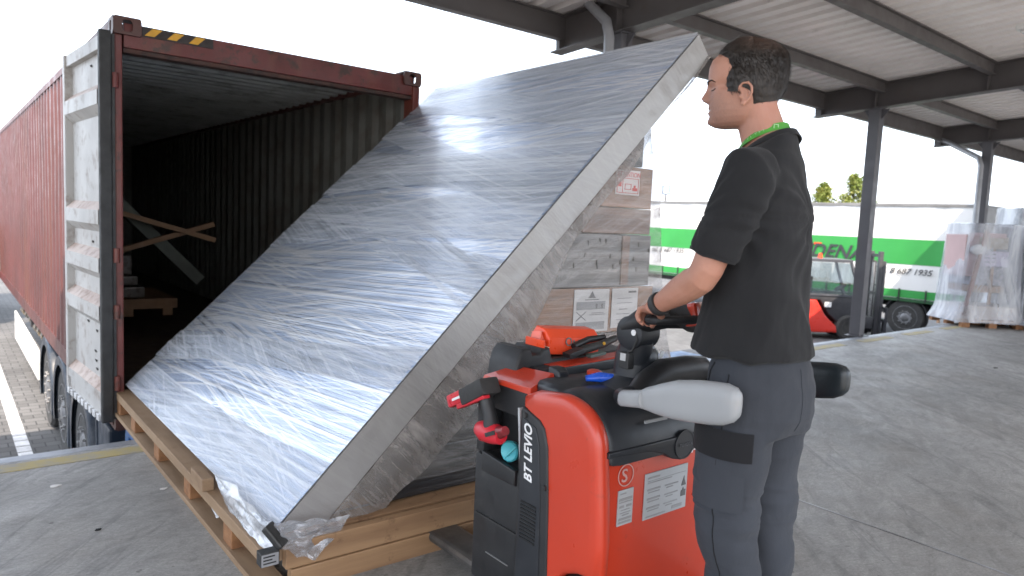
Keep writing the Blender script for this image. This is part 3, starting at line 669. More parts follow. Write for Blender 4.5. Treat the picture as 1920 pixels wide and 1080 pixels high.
# ================================================================== PALLET TRUCK
TRED = pm('truck_red', (.52, .044, .017), (.47, .038, .015), 2, .36, 0, .08, coat=.25, dirt=((.26, .04, .022), 16, .60, .8), rvar=.10)
TBLK = pm('truck_black_plastic', (.012, .0125, .014), (.018, .0185, .020), 4, .5, 0, .35, .0015, 260, dirt=((.07, .065, .06), 6, .60, .85))
TBL2 = pm('truck_cowl_plastic', (.020, .023, .028), (.015, .017, .021), 3, .42, 0, .2, .001, 200, dirt=((.06, .06, .06), 5, .62, .85))
CHROME = pm('zinc', (.5, .5, .5), (.4, .4, .4), 6, .35, .8)
WHT = pm('white_print', (.75, .75, .75), (.7, .7, .7), 6, .5)
tr = thing('pallet_truck', 'red and black electric pallet truck with grey side rails in front of the loaded pallet', 'pallet truck', (1.93, 1.75, 0))
X0, X1 = 1.55, 2.30
# load side housing with the open pocket
hb = MB().box((X0, 1.81, .17), (X1, 2.085, .655), .015); hb.build('battery_housing', TBLK, tr, 40)
MB().box((X0+.09, 1.81, .66), (X1, 2.08, .905), .01).build('pocket_back', TBLK, tr, 40)
MB().box((X0, 2.035, .66), (X0+.086, 2.083, .905), .012).build('pocket_pillar', TBLK, tr, 40)
MB().box((X0+.002, 1.798, .66), (X0+.086, 1.838, .905), .008).build('pocket_pillar', TBLK, tr, 40)
MB().prism([(X0, .845), (X0+.10, .845), (X0+.10, .957), (X0, .935)], 1, 1.79, 2.055, .008).build('top_housing', TBLK, tr, 40)
m = MB()
m.loft([[Vector((x, y, z)) for x, y, z in r] for r in ([(X0-.002, 1.782, .936), (X0+.13, 1.80, .962), (X0+.13, 2.03, .962), (X0-.002, 2.055, .936)], [(X0+.0, 1.786, .958), (X0+.125, 1.81, .992), (X0+.12, 2.02, .982), (X0+.002, 2.05, .952)])])
m.build('red_cap', TRED, tr, 30)
MB().prism([(1.835, .60), (1.835, .655), (2.03, .675), (2.03, .60)], 0, X0-.012, X0+.01, .006).build('pocket_lip', TBLK, tr, 40)
MB().beam((X0-.004, 1.81, .43), (X0-.004, 2.06, .43), .008, .006).build('panel_seam', GASK, tr)
MB().beam((X0-.003, 1.86, .30), (X0-.003, 1.99, .30), .004, .003).build('panel_scratch', CHROME, tr)
# lamp strip
p0, p1 = Vector((X0-.008, 1.822, .885)), Vector((X0-.008, 1.796, .655))
MB().beam(p0, p1, .010, .022, (1, 0, 0), .002).build('light_strip', pm('strip_lens', (.45, .47, .48), (.35, .36, .38), 20, .25), tr)
# vent panel with lettering
def yz(pts): return [(y, z) for y, z in pts]
VP = [(1.795, .17), (1.795, .885), (1.785, .900), (1.70, .872), (1.675, .85), (1.655, .79), (1.640, .60), (1.628, .30), (1.628, .17)]
vp = MB().prism(VP, 0, X0-.032, X0+.02, .008).build('side_panel', TBLK, tr, 40)
VI = [(1.780, .22), (1.780, .865), (1.71, .845), (1.690, .79), (1.672, .60), (1.662, .30), (1.662, .22)]
MB().prism(VI, 0, X0-.0355, X0-.030, .002).build('inset', TBL2, vp, 40)
m = MB()
for k in range(11): z = .455+k*.0125; m.beam((X0-.037, 1.765, z), (X0-.037, 1.688, z), .004, .006)
m.build('vent_slots', HOLE, vp)
text('BT LEVIO', .054, (X0-.0372, 1.716, .655), (0, .06, 1), (0, 1, 0), WHT, 'lettering', vp, shear=.25, bold=.0012, sx=.88)
m = MB()
for y, z in ((1.768, .875), (1.655, .66), (1.645, .25)): m.cyl((X0-.0345, y, z), X3, .009, .008, 14)
m.build('screws', GASK, vp)
# red side cowl, rounded over the top
cow = []
def arc(c, r1, r2, a0, a1, n): return [(c[0]+r1*math.cos(R_(a0+(a1-a0)*k/n)), c[1]+r2*math.sin(R_(a0+(a1-a0)*k/n))) for k in range(n+1)]
prf = [(1.80, .26), (1.80, .935), (1.74, .962)]+arc((1.60, .83), .165, .148, 78, 180, 12)[0:]
prf += [(1.422, .70), (1.410, .55), (1.412, .44)]+[(1.45, .432), (1.50, .425), (1.56, .40), (1.62, .34), (1.66, .26)]
def offs(pts, d):
    cy, cz = (min(p[0] for p in pts)+max(p[0] for p in pts))/2, (min(p[1] for p in pts)+max(p[1] for p in pts))/2
    hy, hz = (max(p[0] for p in pts)-min(p[0] for p in pts))/2, (max(p[1] for p in pts)-min(p[1] for p in pts))/2
    return [(cy+(p[0]-cy)*(1-d/hy), cz+(p[1]-cz)*(1-d/hz)) for p in pts]
m = MB(); rings = []
for x, d in ((X0+.07, .05), (X0+.035, .012), (X0+.01, 0), (X0-.006, .002), (X0-.016, .008), (X0-.022, .02), (X0-.024, .05)):
    rings.append([Vector((x, y, z)) for y, z in offs(prf, d)])
m.loft(rings); m.build('side_cowl', TRED, tr, 50)
# castor fairing
m = MB(); m.ell((X0+.05, 1.50, .235), (.10, .155, .185), 28); m.build('castor_cover', TBLK, tr, 60)
MB().cyl((X0+.06, 1.50, .075), X3, .075, .06).build('castor_wheel', TYRE, tr, 40)
# rear body and hood
MB().box((X0+.05, 1.475, .17), (X1-.03, 1.80, .86), .03).build('rear_panel', TRED, tr, 40)
MB().box((X0+.045, 1.45, .09), (X1-.02, 1.83, .175), .01).build('lower_chassis', TBLK, tr, 40)
hood = [(1.80, .80), (1.80, .982), (1.70, .988)]+arc((1.62, .80), .185, .183, 72, 180, 14)+[(1.436, .78), (1.46, .775)]
m = MB(); rings = []
for x, d in ((X0+.03, .02), (X0+.035, .010), (X0+.05, .003), (X0+.08, 0), (X1-.09, 0), (X1-.04, .008), (X1-.01, .04)):
    rings.append([Vector((x, y, z)) for y, z in offs(hood, d)])
m.loft(rings); hd = m.build('hood', TBL2, tr, 50)
fr = [(X0+.02, .83), (X0+.02, .812), (X0+.15, .808), (X0+.22, .802), (X0+.28, .785), (X0+.33, .758), (X0+.375, .747), (X0+.42, .758), (X0+.46, .785), (X0+.50, .803), (X0+.56, .810), (X1-.03, .812), (X1-.03, .83)]
MB().prism(fr, 1, 1.430, 1.47, .004).build('hood_apron', TBL2, tr, 50)
c = Vector((X0+.385, 1.429, .800)); m = MB().lathe(c, -Y3, [(-.004, .05), (.003, .05), (.003, .045), (.0015, .044), (.0015, .001)], 40); m.build('emblem_plate', TBL2, tr, 30)
text('TOYOTA', .017, c+Vector((-.031, -.0045, -.006)), X3, Z3, pm('faint_print', (.10, .105, .11), (.09, .09, .1), 9, .5), 'emblem_text', tr, bold=.0003)
# rear stickers
YR = 1.4725
m = MB().lathe((X0+.15, YR, .725), -Y3, [(.0, .037), (.0012, .037), (.0012, .0335), (.0, .0335)], 40, False); m.build('ring_mark', pm('pale_red_print', (.62, .36, .33), None, 8, .5), tr)
text('S', .062, (X0+.129, YR-.0008, .704), X3, Z3, pm('pale_red_print', (.62, .36, .33)), 'letter_mark', tr, bold=.0008, sx=1.05)
STK = pm('sticker_grey', (.42, .43, .44), (.37, .38, .39), 4, .45)
def sticker(x0, x1, z0, z1, lines, extra=()):
    s = MB().box((x0, YR-.002, z0), (x1, YR+.001, z1)).build('sticker', STK, tr); m = MB(); random.seed(int(x0*999))
    for (a, b_, z, h) in lines: m.box((x0+(x1-x0)*a, YR-.0036, z0+(z1-z0)*z), (x0+(x1-x0)*b_, YR-.0022, z0+(z1-z0)*(z+h)))
    m.build('printing', GREYINK, s)
    for pts in extra:
        MB().prism([(x0+(x1-x0)*a, z0+(z1-z0)*b_) for a, b_ in pts], 1, YR-.0038, YR-.0022).build('figure_print', INK, s)
    return s
sticker(X0+.118, X0+.19, .560, .678, [(.1, .5, .88, .03), (.08, .92, .70, .07), (.08, .92, .64, .03), (.1, .4, .5, .06), (.55, .9, .5, .06), (.2, .8, .42, .02), (.15, .85, .34, .02), (.3, .75, .27, .03), (.08, .92, .15, .06), (.08, .9, .06, .05)])
L_ = [(.06, .33, .88, .035), (.06, .62, .78, .02), (.06, .95, .83, .004)]
for k, z in enumerate((.62, .42, .22)): L_ += [(.06, .36, z, .04), (.08, .34, z-.05, .02), (.46, .78, z, .025), (.5, .66, z-.05, .02)]
L_ += [(.06, .5, .04, .025), (.66, .9, .06, .07)]
st = sticker(X0+.245, X0+.47, .550, .708, L_, [[(.86, .52), (.97, .52), (.95, .6), (.93, .66), (.92, .74), (.9, .66), (.88, .6)], [(.86, .28), (.97, .28), (.97, .42), (.93, .42), (.91, .48), (.89, .42), (.86, .4)]])
text('LI-ION', .040, (X0+.465, YR-.0008, .742), X3, Z3, WHT, 'lettering', tr, shear=.25, bold=.0008)
# driver platform
MB().box((X0+.06, .86, .13), (X1-.03, 1.45, .185), .02).build('platform', TBLK, tr, 40)
MB().box((X0+.10, .90, .1855), (X1-.07, 1.43, .195), .006).build('platform_mat', GASK, tr)
# forks
for x in (1.70, 2.00): MB().box((x, 2.08, .055), (x+.16, 3.25, .10), .02).build('fork', pm('fork_steel', (.10, .10, .10), (.2, .19, .18), 6, .4, .6), tr)
# console bar across the front with red line
cp_ = [(X0+.08, .94), (X0+.085, .985), (X0+.10, 1.03), (X0+.12, 1.05), (X0+.155, 1.05), (X0+.165, 1.025), (X0+.20, 1.025), (X0+.215, 1.045), (X0+.25, 1.045), (X0+.265, 1.005), (X0+.45, 1.004), (X1-.06, 1.01), (X1-.02, .99), (X1-.02, .90), (X0+.08, .90)]
MB().prism(cp_, 1, 1.97, 2.14, .012).build('console_bar', TBLK, tr, 40)
MB().prism([(X0+.15, .90), (X0+.15, .985), (X1-.04, 1.0), (X1-.04, .90)], 1, 1.90, 1.968, .01).build('console_shelf', TBL2, tr, 40)
MB().beam((X0+.22, 1.9325, .985), (X1-.06, 1.9325, 1.003), .07, .006).build('red_line', TRED, tr)
MB().box((X0+.10, 1.80, .90), (X1-.05, 1.97, .955), .01).build('deck', TBLK, tr, 40)
MB().prism([(1.775, .93), (1.785, 1.00), (1.80, 1.012), (1.84, 1.012), (1.85, .93)], 0, X0+.125, X0+.175, .008).build('grab_post', TBL2, tr, 40)
# red emergency button, blue key pouch
MB().lathe((X0+.26, 1.745, .975), Z3, [(0, .018), (.012, .018), (.014, .026), (.026, .026), (.030, .018), (.031, .001)], 24).build('stop_button', TRED, tr, 40)
# tiller
cb = Vector((1.865, 1.60, .955))
MB().lathe(cb, Z3, [(0, .15), (.03, .13), (.05, .09), (.06, .078), (.11, .074), (.14, .072), (.155, .060)], 36).build('tiller_base', TBL2, tr, 45)
pv = Vector((1.835, 1.575, 1.165))
MB().lathe(pv-X3*.0, X3, [(-.052, .001), (-.052, .048), (-.046, .056), (.046, .056), (.052, .048), (.052, .001)], 32).build('tiller_pivot', TBL2, tr, 40)
MB().tube([cb+Vector((-.02, -.005, .12)), pv+Vector((0, 0, -.02))], [(.065, .055), (.056, .05)], 20).build('tiller_neck', TBL2, tr, 45)
p = at(1176, 662, 0, 1.77); MB().box((1.772, 1.555, 1.045), (1.80, 1.60, 1.10), .004).build('socket_box', GASK, tr)
MB().box((1.769, 1.566, 1.072), (1.7725, 1.590, 1.097), .001).build('switch_cap', pm('switch_white', (.55, .55, .55), None, 5, .4), tr)
MB().obox((1.915, 1.535, 1.085), (.016, .004, .032), Matrix.Rotation(.4, 3, 'Y')).build('small_sticker', WHT, tr)
MB().tube([(1.79, 1.545, 1.185), (1.78, 1.53, 1.15), (1.782, 1.55, 1.11), (1.785, 1.57, 1.10)], .004, 8).build('cable', GASK, tr)
MB().cyl((1.783, 1.548, 1.170), X3, .010, .006, 14).build('cable_cap', WHT, tr)
MB().tube([pv+Vector((-.01, .03, .015)), pv+Vector((-.015, -.03, .045)), pv+Vector((.03, -.09, .06)), pv+Vector((.11, -.14, .055)), pv+Vector((.17, -.17, .065))], [(.045, .03), (.052, .042), (.060, .036), (.055, .030), (.038, .024)], 20).build('tiller_head', TBLK, tr, 50)
for sx_ in (-1, 1):
    a = pv+Vector((.05+sx_*.06, -.125, .065)); b_ = pv+Vector((.05+sx_*.16, -.135, .065)); c_ = b_+Vector((sx_*.0, -.05, .0))
    MB().tube([a, b_], .018, 14).build('hand_grip', TBLK, tr, 50)
    MB().tube([b_, b_+Vector((sx_*.012, -.04, .005)), pv+Vector((.06+sx_*.09, -.235, .075)), pv+Vector((.06, -.24, .078))], .014, 12).build('guard_loop', TBLK, tr, 50)
p = at(1298, 590, 1, 1.36); MB().obox(p, (.035, .05, .075), Matrix.Rotation(-.25, 3, 'X'), .012).build('belly_button', TRED, tr)
MB().tube([pv+Vector((.12, -.13, .04)), p+Vector((-.03, .02, .0))], [(.04, .03), (.035, .035)], 16).build('tiller_tail', TBLK, tr, 50)
# knee bolster and side rails
MB().tube([(X0+.135, 1.455, .985), (X0+.20, 1.46, 1.02), (X0+.30, 1.47, 1.045), (X0+.42, 1.47, 1.045), (X0+.50, 1.47, 1.04), (X0+.515, 1.47, 1.035)], [.028, .04, .047, .047, .044, .03], 22).build('knee_bolster', TBLK, tr, 50)
GREY = pm('grey_rail_pad', (.30, .31, .32), (.27, .28, .29), 2.5, .42, 0, .1, dirt=((.30, .29, .28), 9, .58, .8))
def rail(x, mat):
    P = [(1.425, 1.000, .014, .020), (1.415, 1.003, .020, .025), (1.375, 1.010, .021, .026), (1.345, 1.016, .020, .027), (1.325, 1.022, .020, .033), (1.27, 1.032, .023, .047), (1.22, 1.042, .025, .056), (1.15, 1.053, .026, .059), (1.10, 1.060, .026, .059), (1.06, 1.066, .026, .056), (1.035, 1.070, .024, .047), (1.022, 1.072, .018, .034), (1.017, 1.073, .008, .016)]
    rings = []
    for y, z, a, b in P:
        r = []
        for k in range(24):
            t = 2*math.pi*k/24; c, s = math.cos(t), math.sin(t); n = 3.0
            q = (abs(c)**n+abs(s)**n)**(-1/n); r.append(Vector((x+a*c*q, y, z+b*s*q)))
        rings.append(r)
    return MB().loft(rings).build('side_rail', mat, tr, 50)
gr_ = rail(1.60, GREY)
MB().lathe((1.60, 1.333, 1.0185), Vector((0, -1, .15)), [(0, .0225), (.004, .031), (.008, .0225)], 28).build('rail_collar', GREY, gr_, 50)
rail(2.185, pm('black_rail_pad', (.012, .018, .022), (.016, .02, .024), 3, .38, rvar=.05))
MB().tube([(1.60, 1.40, 1.005), (1.62, 1.44, 1.0), (1.69, 1.46, .99)], [.02, .026, .03], 16).build('rail_arm', TBL2, tr, 50)
MB().tube([(2.185, 1.40, 1.005), (2.17, 1.44, 1.0), (2.06, 1.46, .99)], [.02, .026, .03], 16).build('rail_arm', TBL2, tr, 50)
MB().box((X0+.19, 1.440, .895), (X0+.30, 1.446, .905)).build('trim_plate', GREY, tr)

# ---- things lying on the truck
ORG = pm('orange_box_plastic', (.80, .075, .02), (.74, .065, .018), 3, .35, 0, .1)
ob = thing('orange_box', 'orange red half open tool box with a printed round mark on the truck console', 'box', (1.93, 2.05, 1.02))
bA = Vector((1.80, 2.03, 1.012)); rz = Matrix.Rotation(R_(-4), 3, 'Z')
m = MB(); q = [(-.0, 0), (.0, .065), (.035, .095), (.09, .10), (.12, .06), (.12, 0)]
m.prism(q, 0, 0, .265, .006); m.b.transform(Matrix.Translation((1.815, 2.0, 1.015)) @ Matrix.Rotation(R_(-3), 4, 'Z') @ Matrix.Rotation(R_(4), 4, 'Y')); m.build('box_body', ORG, ob, 30)
m = MB(); m.loft([[Vector(p) for p in r] for r in ([(1.813, 2.00, 1.03), (1.811, 2.04, 1.10), (1.815, 2.10, 1.09)], [(1.79, 1.99, 1.045), (1.80, 2.03, 1.06), (1.80, 2.08, 1.05)])]); m.build('open_flap', pm('orange_flap', (.85, .16, .10), None, 4, .4), ob, 30)
MB().box((1.775, 1.985, 1.012), (1.785, 2.09, 1.075), .002).build('open_flap', ORG, ob)
MB().box((1.787, 1.99, 1.012), (1.812, 2.045, 1.045)).build('paper_slip', pm('slip', (.65, .62, .5), (.5, .5, .4), 30, .6), ob)
m = MB().lathe((1.915, 1.9925, 1.058), Vector((0, -1, .12)), [(0, .017), (.002, .017), (.002, .012), (0, .012)], 24, False); m.build('round_mark', INK, ob)
m = MB()
for k in range(5): m.box((1.939+k*.013, 1.9905, 1.048), (1.939+k*.013+.008, 1.9925, 1.062-.004*(k % 2)))
m.build('print', INK, ob)
tl = thing('hand_tools', 'black wrench and strap heaped before the orange box on the truck console', 'tools', (2.0, 1.95, 1.01))
MB().beam((1.86, 1.945, 1.015), (1.93, 1.935, 1.035), .05, .02, bev=.004).build('black_case', TBLK, tl)
MB().tube([(1.90, 1.95, 1.02), (1.98, 1.96, 1.03), (2.06, 1.95, 1.045), (2.16, 1.97, 1.06)], [.012, .018, .016, .012], 12).build('wrench_handle', GASK, tl, 50)
MB().tube([(1.93, 1.98, 1.04), (2.02, 1.99, 1.06), (2.12, 2.0, 1.06)], .013, 10).build('strap_roll', TBLK, tl, 50)
MB().beam((1.96, 1.925, 1.008), (2.04, 1.92, 1.018), .03, .012, bev=.003).build('green_grip', pm('dull_green', (.12, .16, .14), None, 5, .5), tl)
MB().ell((2.055, 1.935, 1.05), (.007, .006, .007), 10).build('yellow_cap', YEL, tl)
bp = thing('blue_cutter', 'blue plastic film cutter with a small white tag on the truck hood', 'film cutter', (1.79, 1.68, .975))
m = MB(); m.tube([(1.715, 1.69, .995), (1.755, 1.665, 1.000), (1.79, 1.64, .998), (1.83, 1.61, .99)], [(.012, .010), (.024, .018), (.019, .015), (.028, .020)], 14); m.build('cutter_body', pm('bright_blue', (.015, .10, .62), (.012, .085, .52), 5, .3), bp, 50)
MB().tube([(1.79, 1.685, .99), (1.83, 1.675, .995), (1.86, 1.665, .985)], .010, 10).build('grey_pad', GREY, bp, 50)
MB().box((1.800, 1.606, .985), (1.812, 1.618, 1.003)).build('tag', WHT, bp)
# cordless drill hanging at the corner
dr = thing('cordless_drill', 'red and black cordless drill hanging on the front corner of the truck', 'drill', (1.49, 2.05, .9))
DRED = pm('drill_red', (.55, .02, .035), (.5, .018, .03), 5, .35); 
P = lambda px, py, x=1.495: at(px, py, 0, x)
MB().tube([P(905, 725), P(912, 750), P(918, 775), P(922, 800)], [(.038, .024), (.027, .021), (.025, .020), (.032, .024)], 16).build('grip', TBLK, dr, 50)
MB().beam(P(878, 744), P(920, 722), .085, .062, (0, 0, 1), .012).build('battery', GASK, dr, 40)
MB().beam(P(852, 752), P(886, 736), .07, .048, (0, 0, 1), .010).build('battery_side', DRED, dr, 40)
MB().beam(P(862, 762, 1.475), P(912, 742, 1.475), .03, .018, (0, 0, 1), .003).build('red_trim', DRED, dr, 40)
MB().beam(P(848, 750, 1.457), P(878, 737, 1.457), .004, .009).build('white_print', WHT, dr)
MB().tube([P(900, 803), P(912, 808), P(928, 814), P(940, 820)], [(.028, .028), (.042, .040), (.040, .036), (.026, .026)], 18).build('motor_housing', DRED, dr, 50)
MB().tube([P(934, 812), P(948, 808)], [.024, .016], 18).build('chuck', pm('drill_chuck', (.30, .03, .04), (.15, .02, .02), 9, .4), dr, 50)
MB().beam(P(910, 816, 1.450), P(927, 811, 1.450), .004, .014).build('maker_plate', GASK, dr)
MB().beam(P(904, 822), P(918, 828), .05, .014, bev=.004).build('foot', TBLK, dr)
# turquoise cap in the pocket
te = thing('tape_roll', 'turquoise plastic disc lying in the open pocket of the truck', 'disc', (1.57, 1.9, .7))
m = MB(); m.lathe(P(957, 846, 1.575), Vector((-1, -.25, .15)), [(-.012, .001), (-.012, .036), (.006, .038), (.012, .033), (.009, .028), (.009, .001)], 28); m.build('disc', pm('turquoise', (.07, .42, .47), (.06, .36, .42), 4, .35), te, 40)
MB().beam(P(945, 860, 1.560), P(968, 838, 1.560), .006, .004).build('rib', pm('turquoise2', (.10, .52, .56), None, 4, .35), te)

# ================================================================== PERSON
def skinmat():
    m, t, b = newmat('skin')
    c = ramp(t, noise_n(t, 14, detail=6), [(.3, (.46, .235, .165)), (.7, (.38, .18, .12))])
    c = mix(t, ramp(t, noise_n(t, 5, detail=3), [(.45, g3(0)), (.75, g3(.5))]), c, (.42, .17, .12))
    tc = N(t, 'ShaderNodeTexCoord'); vm = N(t, 'ShaderNodeVectorMath'); vm.operation = 'DISTANCE'; vm.inputs[1].default_value = (-.065, .125, 1.650)
    t.links.new(tc.outputs['Object'], vm.inputs[0])
    f = mix(t, 1, ramp(t, vm.outputs['Value'], [(.03, g3(.85)), (.10, g3(0))]), ramp(t, noise_n(t, 200, detail=3), [(.3, g3(.5)), (.7, g3(1))]), 'MULTIPLY'); c = mix(t, f, c, (.19, .115, .09))
    t.links.new(c, b.inputs['Base Color']); b.inputs['Roughness'].default_value = .48
    b.inputs['Subsurface Weight'].default_value = .15; b.inputs['Subsurface Radius'].default_value = (.012, .004, .002); b.inputs['Subsurface Scale'].default_value = .6
    n = bump(t, b, noise_n(t, 420, detail=3), .001, .6); bump(t, b, noise_n(t, 45, (1, 1, .5), detail=4), .003, .3, n); return m
SKIN = skinmat()
def clothmat(name, c1, c2, sc=2.5):
    m, t, b = newmat(name)
    t.links.new(ramp(t, noise_n(t, sc, detail=6), [(.3, c1), (.7, c2)]), b.inputs['Base Color']); b.inputs['Roughness'].default_value = .9; b.inputs['Specular IOR Level'].default_value = .25
    b.inputs['Sheen Weight'].default_value = .06; b.inputs['Sheen Roughness'].default_value = .5
    n = bump(t, b, noise_n(t, 9, (1, 1, .6), detail=7, rough=.6, dist=.5), .012, .35); bump(t, b, noise_n(t, 700, detail=2), .0006, .5, n); return m
SHIRT = clothmat('charcoal_cotton', (.0125, .013, .014), (.017, .017, .0185))
TROU = clothmat('grey_work_cloth', (.046, .051, .062), (.033, .036, .043))
TROU2 = clothmat('black_work_cloth', (.009, .0095, .011), (.013, .013, .015))
pe = thing('person', 'man in charcoal t-shirt and grey work trousers with green lanyard, holding the truck tiller', 'person', (1.82, 1.12, .195))
def ring(cx, cy, z, rx, ry, n=2.3, seg=28, rot=0, tx=0, ty=0):
    out = []
    for k in range(seg):
        a = 2*math.pi*k/seg; c, s = math.cos(a), math.sin(a); q = (abs(c)**n+abs(s)**n)**(-1/n)
        x, y = rx*c*q, ry*s*q; x, y = x*math.cos(rot)-y*math.sin(rot), x*math.sin(rot)+y*math.cos(rot)
        out.append(Vector((cx+x, cy+y, z+tx*x+ty*y)))
    return out
def tw(p):                                    # the chest is turned a little to the left
    f = min(1, max(0, (p.z-1.12)/.35)); f = f*f*(3-2*f); a = R_(13)*f; x, y = p.x-1.825, p.y-1.118
    q = Vector((x*math.cos(a)-y*math.sin(a), x*math.sin(a)+y*math.cos(a), 0)); bk = Vector((.545, -.839, 0)); l = q.dot(bk)
    if l < 0: q += bk*l*.24*(1-f)
    if l > 0: q -= bk*l*.20*min(1, f*1.3+.25)     # rounded, slightly stooped back
    return Vector((1.825+q.x, 1.118+q.y, p.z))
# --- head
HM = Matrix.Translation((1.787, 1.195, 1.815)) @ Matrix.Rotation(R_(27), 4, 'Z') @ Matrix.Rotation(R_(-3), 4, 'X')
def lerp_tab(tab, z):
    if z <= tab[0][0]: return tab[0][1:]
    for a, b in zip(tab, tab[1:]):
        if z <= b[0]:
            f = (z-a[0])/(b[0]-a[0]); f = f*f*(3-2*f)*.5+f*.5; return tuple(p+(q-p)*f for p, q in zip(a[1:], b[1:]))
    return tab[-1][1:]
HT = [(-.004, .060, -.010, .020), (.002, .082, -.020, .034), (.012, .094, -.030, .045), (.028, .096, -.045, .055), (.045, .094, -.064, .062), (.065, .093, -.080, .067), (.085, .093, -.093, .071), (.105, .092, -.102, .074), (.125, .096, -.107, .076), (.145, .098, -.110, .078), (.165, .096, -.110, .078), (.185, .089, -.106, .075), (.203, .070, -.097, .066), (.219, .047, -.076, .051), (.231, .024, -.046, .033), (.239, .008, -.020, .016), (.241, .004, -.008, .006)]
def G(x, s): return math.exp(-(x/s)**2)
NT = [(.066, 0.), (.073, .012), (.079, .022), (.088, .027), (.097, .021), (.108, .014), (.118, .008), (.130, .002), (.14, 0.)]
def head_pt(phi, z, off=0):
    f, b_, w = lerp_tab(HT, z); n = 2.25
    c, s = math.cos(phi), math.sin(phi); q = (abs(c)**n+abs(s)**n)**(-1/n)
    x = w*s*q; y = (f if c > 0 else -b_)*c*q
    if c > 0:
        nz = lerp_tab(NT, z)[0]; y += nz*G(x, .0105+.006*G(z-.078, .010))
        y += .007*G(z-.075, .007)*(G(x-.014, .006)+G(x+.014, .006))
        y += .006*G(z-.058, .006)*G(x, .021)+.0065*G(z-.043, .006)*G(x, .019)-.0045*G(z-.050, .0028)*G(x, .022)-.003*G(z-.034, .005)*G(x, .02)
        y += .006*G(z-.016, .010)*G(x, .018)
        for sg in (-1, 1):
            y += -.012*G(z-.108, .012)*G(x-sg*.031, .014)+.007*G(z-.106, .008)*G(x-sg*.031, .010)
            y += .004*G(z-.126, .007)*G(x-sg*.026, .02)
        x *= 1-.10*G(z-.11, .012)*G(phi-math.copysign(1.0, phi), .25)
    v = Vector((x, y, z))
    if off:
        d = Vector((x, y+.01, (z-.125)*.9)).normalized(); v += d*off
    return v
m = MB(); rings = []
NZ = 110
for i in range(NZ+1):
    z = -.004+.245*i/NZ; rings.append([HM @ head_pt(math.pi*2*k/120-math.pi, z) for k in range(120)])
m.loft(rings); head = m
def ear(sg):
    e = MB(); O = Vector((sg*.073, -.008, .076))
    def E(x, y, z): return HM @ (O+Vector((sg*x, y, z)))
    path = [(.004, .014, .008), (.010, .012, .020), (.015, .002, .029), (.018, -.012, .029), (.019, -.021, .018), (.017, -.022, .002), (.012, -.015, -.014), (.008, -.004, -.024)]
    e.tube([E(*p) for p in path], [.003, .004, .0042, .0045, .0045, .0042, .0042, .005], 10)
    e.tube([E(.009, .004, .016), E(.012, -.006, .012), E(.012, -.010, .0), E(.009, -.004, -.010)], [.003, .0035, .0035, .003], 8)
    e.tube([E(-.004, -.004, .022), E(.003, -.006, .008), E(.001, -.006, -.008), E(.0, -.002, -.020)], [(.010, .006), (.016, .006), (.014, .006), (.008, .005)], 12)
    e.ell(E(.009, .001, -.024), (.006, .008, .008), 12); e.ell(E(.006, .010, -.006), (.005, .004, .006), 10)
    return e
def pose_arm(sg, full=True):
    S = tw(Vector((1.823+sg*(.192 if sg < 0 else .145), 1.118 if sg < 0 else 1.15, 1.668))); E = Vector((1.590, 1.150, 1.395)) if sg < 0 else Vector((2.055, 1.155, 1.395))
    Wr = Vector((1.640, 1.350, 1.287)) if sg < 0 else Vector((2.00, 1.345, 1.287))
    a = MB(); t = lambda f: S.lerp(E, f)
    u = lambda f: E.lerp(Wr, f)
    a.tube([S-Z3*.015, t(.25), t(.5), t(.75), t(.93), u(.05), u(.22), u(.45), u(.7), u(.9), u(1.0)], [.036, .044, .047, .045, .043, .042, .044, .041, .033, (.028, .025), (.029, .024)], 20)
    return a, S, E, Wr
def hand(sg, Wr):
    h = []
    xk = [1.690, 1.712, 1.734, 1.755] if sg < 0 else [2.000, 1.978, 1.956, 1.935]
    K = [Vector((x, 1.415+.006*math.sin(i), 1.268-.002*i)) for i, x in enumerate(xk)]
    m = MB(); pc = (K[0]+K[3])/2
    m.tube([Wr, Wr.lerp(pc, .35), Wr.lerp(pc, .75), pc+Vector((0, .012, -.002))], [(.028, .022), (.036, .020), (.042, .017), (.040, .013)], 18); h.append(m)
    L = [.9, 1.0, .97, .82]
    for i, k in enumerate(K):
        l = L[3-i]; f = MB()
        f.tube([k+Vector((0, -.012, 0)), k+Vector((0, .012, .004)), k+Vector((0, .040*l, -.002)), k+Vector((0, .052*l, -.024)), k+Vector((0, .044*l, -.044*l)), k+Vector((0, .028, -.052*l))], [.0098, .0102, .0094, .0090, .0084, .0070], 12); h.append(f)
    f = MB(); d = -sg
    f.tube([Wr.lerp(pc, .35)+Vector((.018*d, 0, -.012)), Wr.lerp(pc, .75)+Vector((.028*d, -.004, -.026)), K[1]+Vector((.020*d, .012, -.048)), K[2]+Vector((.014*d, .024, -.056))], [.013, .0125, .0105, .0085], 12); h.append(f)
    return h
parts = [head, ear(-1), ear(1)]
nk = MB(); q = HM @ Vector((0, -.030, .055))
nk.loft([ring(1.835, 1.122, 1.66, .060, .050), ring(1.833, 1.128, 1.72, .074, .068), ring(1.823, 1.142, 1.775, .064, .067), ring(1.812, 1.160, 1.83, .058, .062), ring(q.x, q.y, q.z, .056, .060), ring(q.x-.003, q.y+.006, q.z+.05, .056, .060)]); parts.append(nk)
to = MB(); to.loft([[tw(v) for v in r] for r in [ring(1.825, 1.095, 1.05, .115, .085), ring(1.825, 1.10, 1.15, .108, .080), ring(1.825, 1.11, 1.28, .125, .090), ring(1.825, 1.115, 1.42, .150, .105), ring(1.825, 1.118, 1.55, .155, .105), ring(1.825, 1.12, 1.65, .145, .085), ring(1.833, 1.124, 1.71, .095, .070)]]); parts.append(to)
for sg in (-1, 1):
    a, S, E, Wr = pose_arm(sg); parts.append(a); parts += hand(sg, Wr)
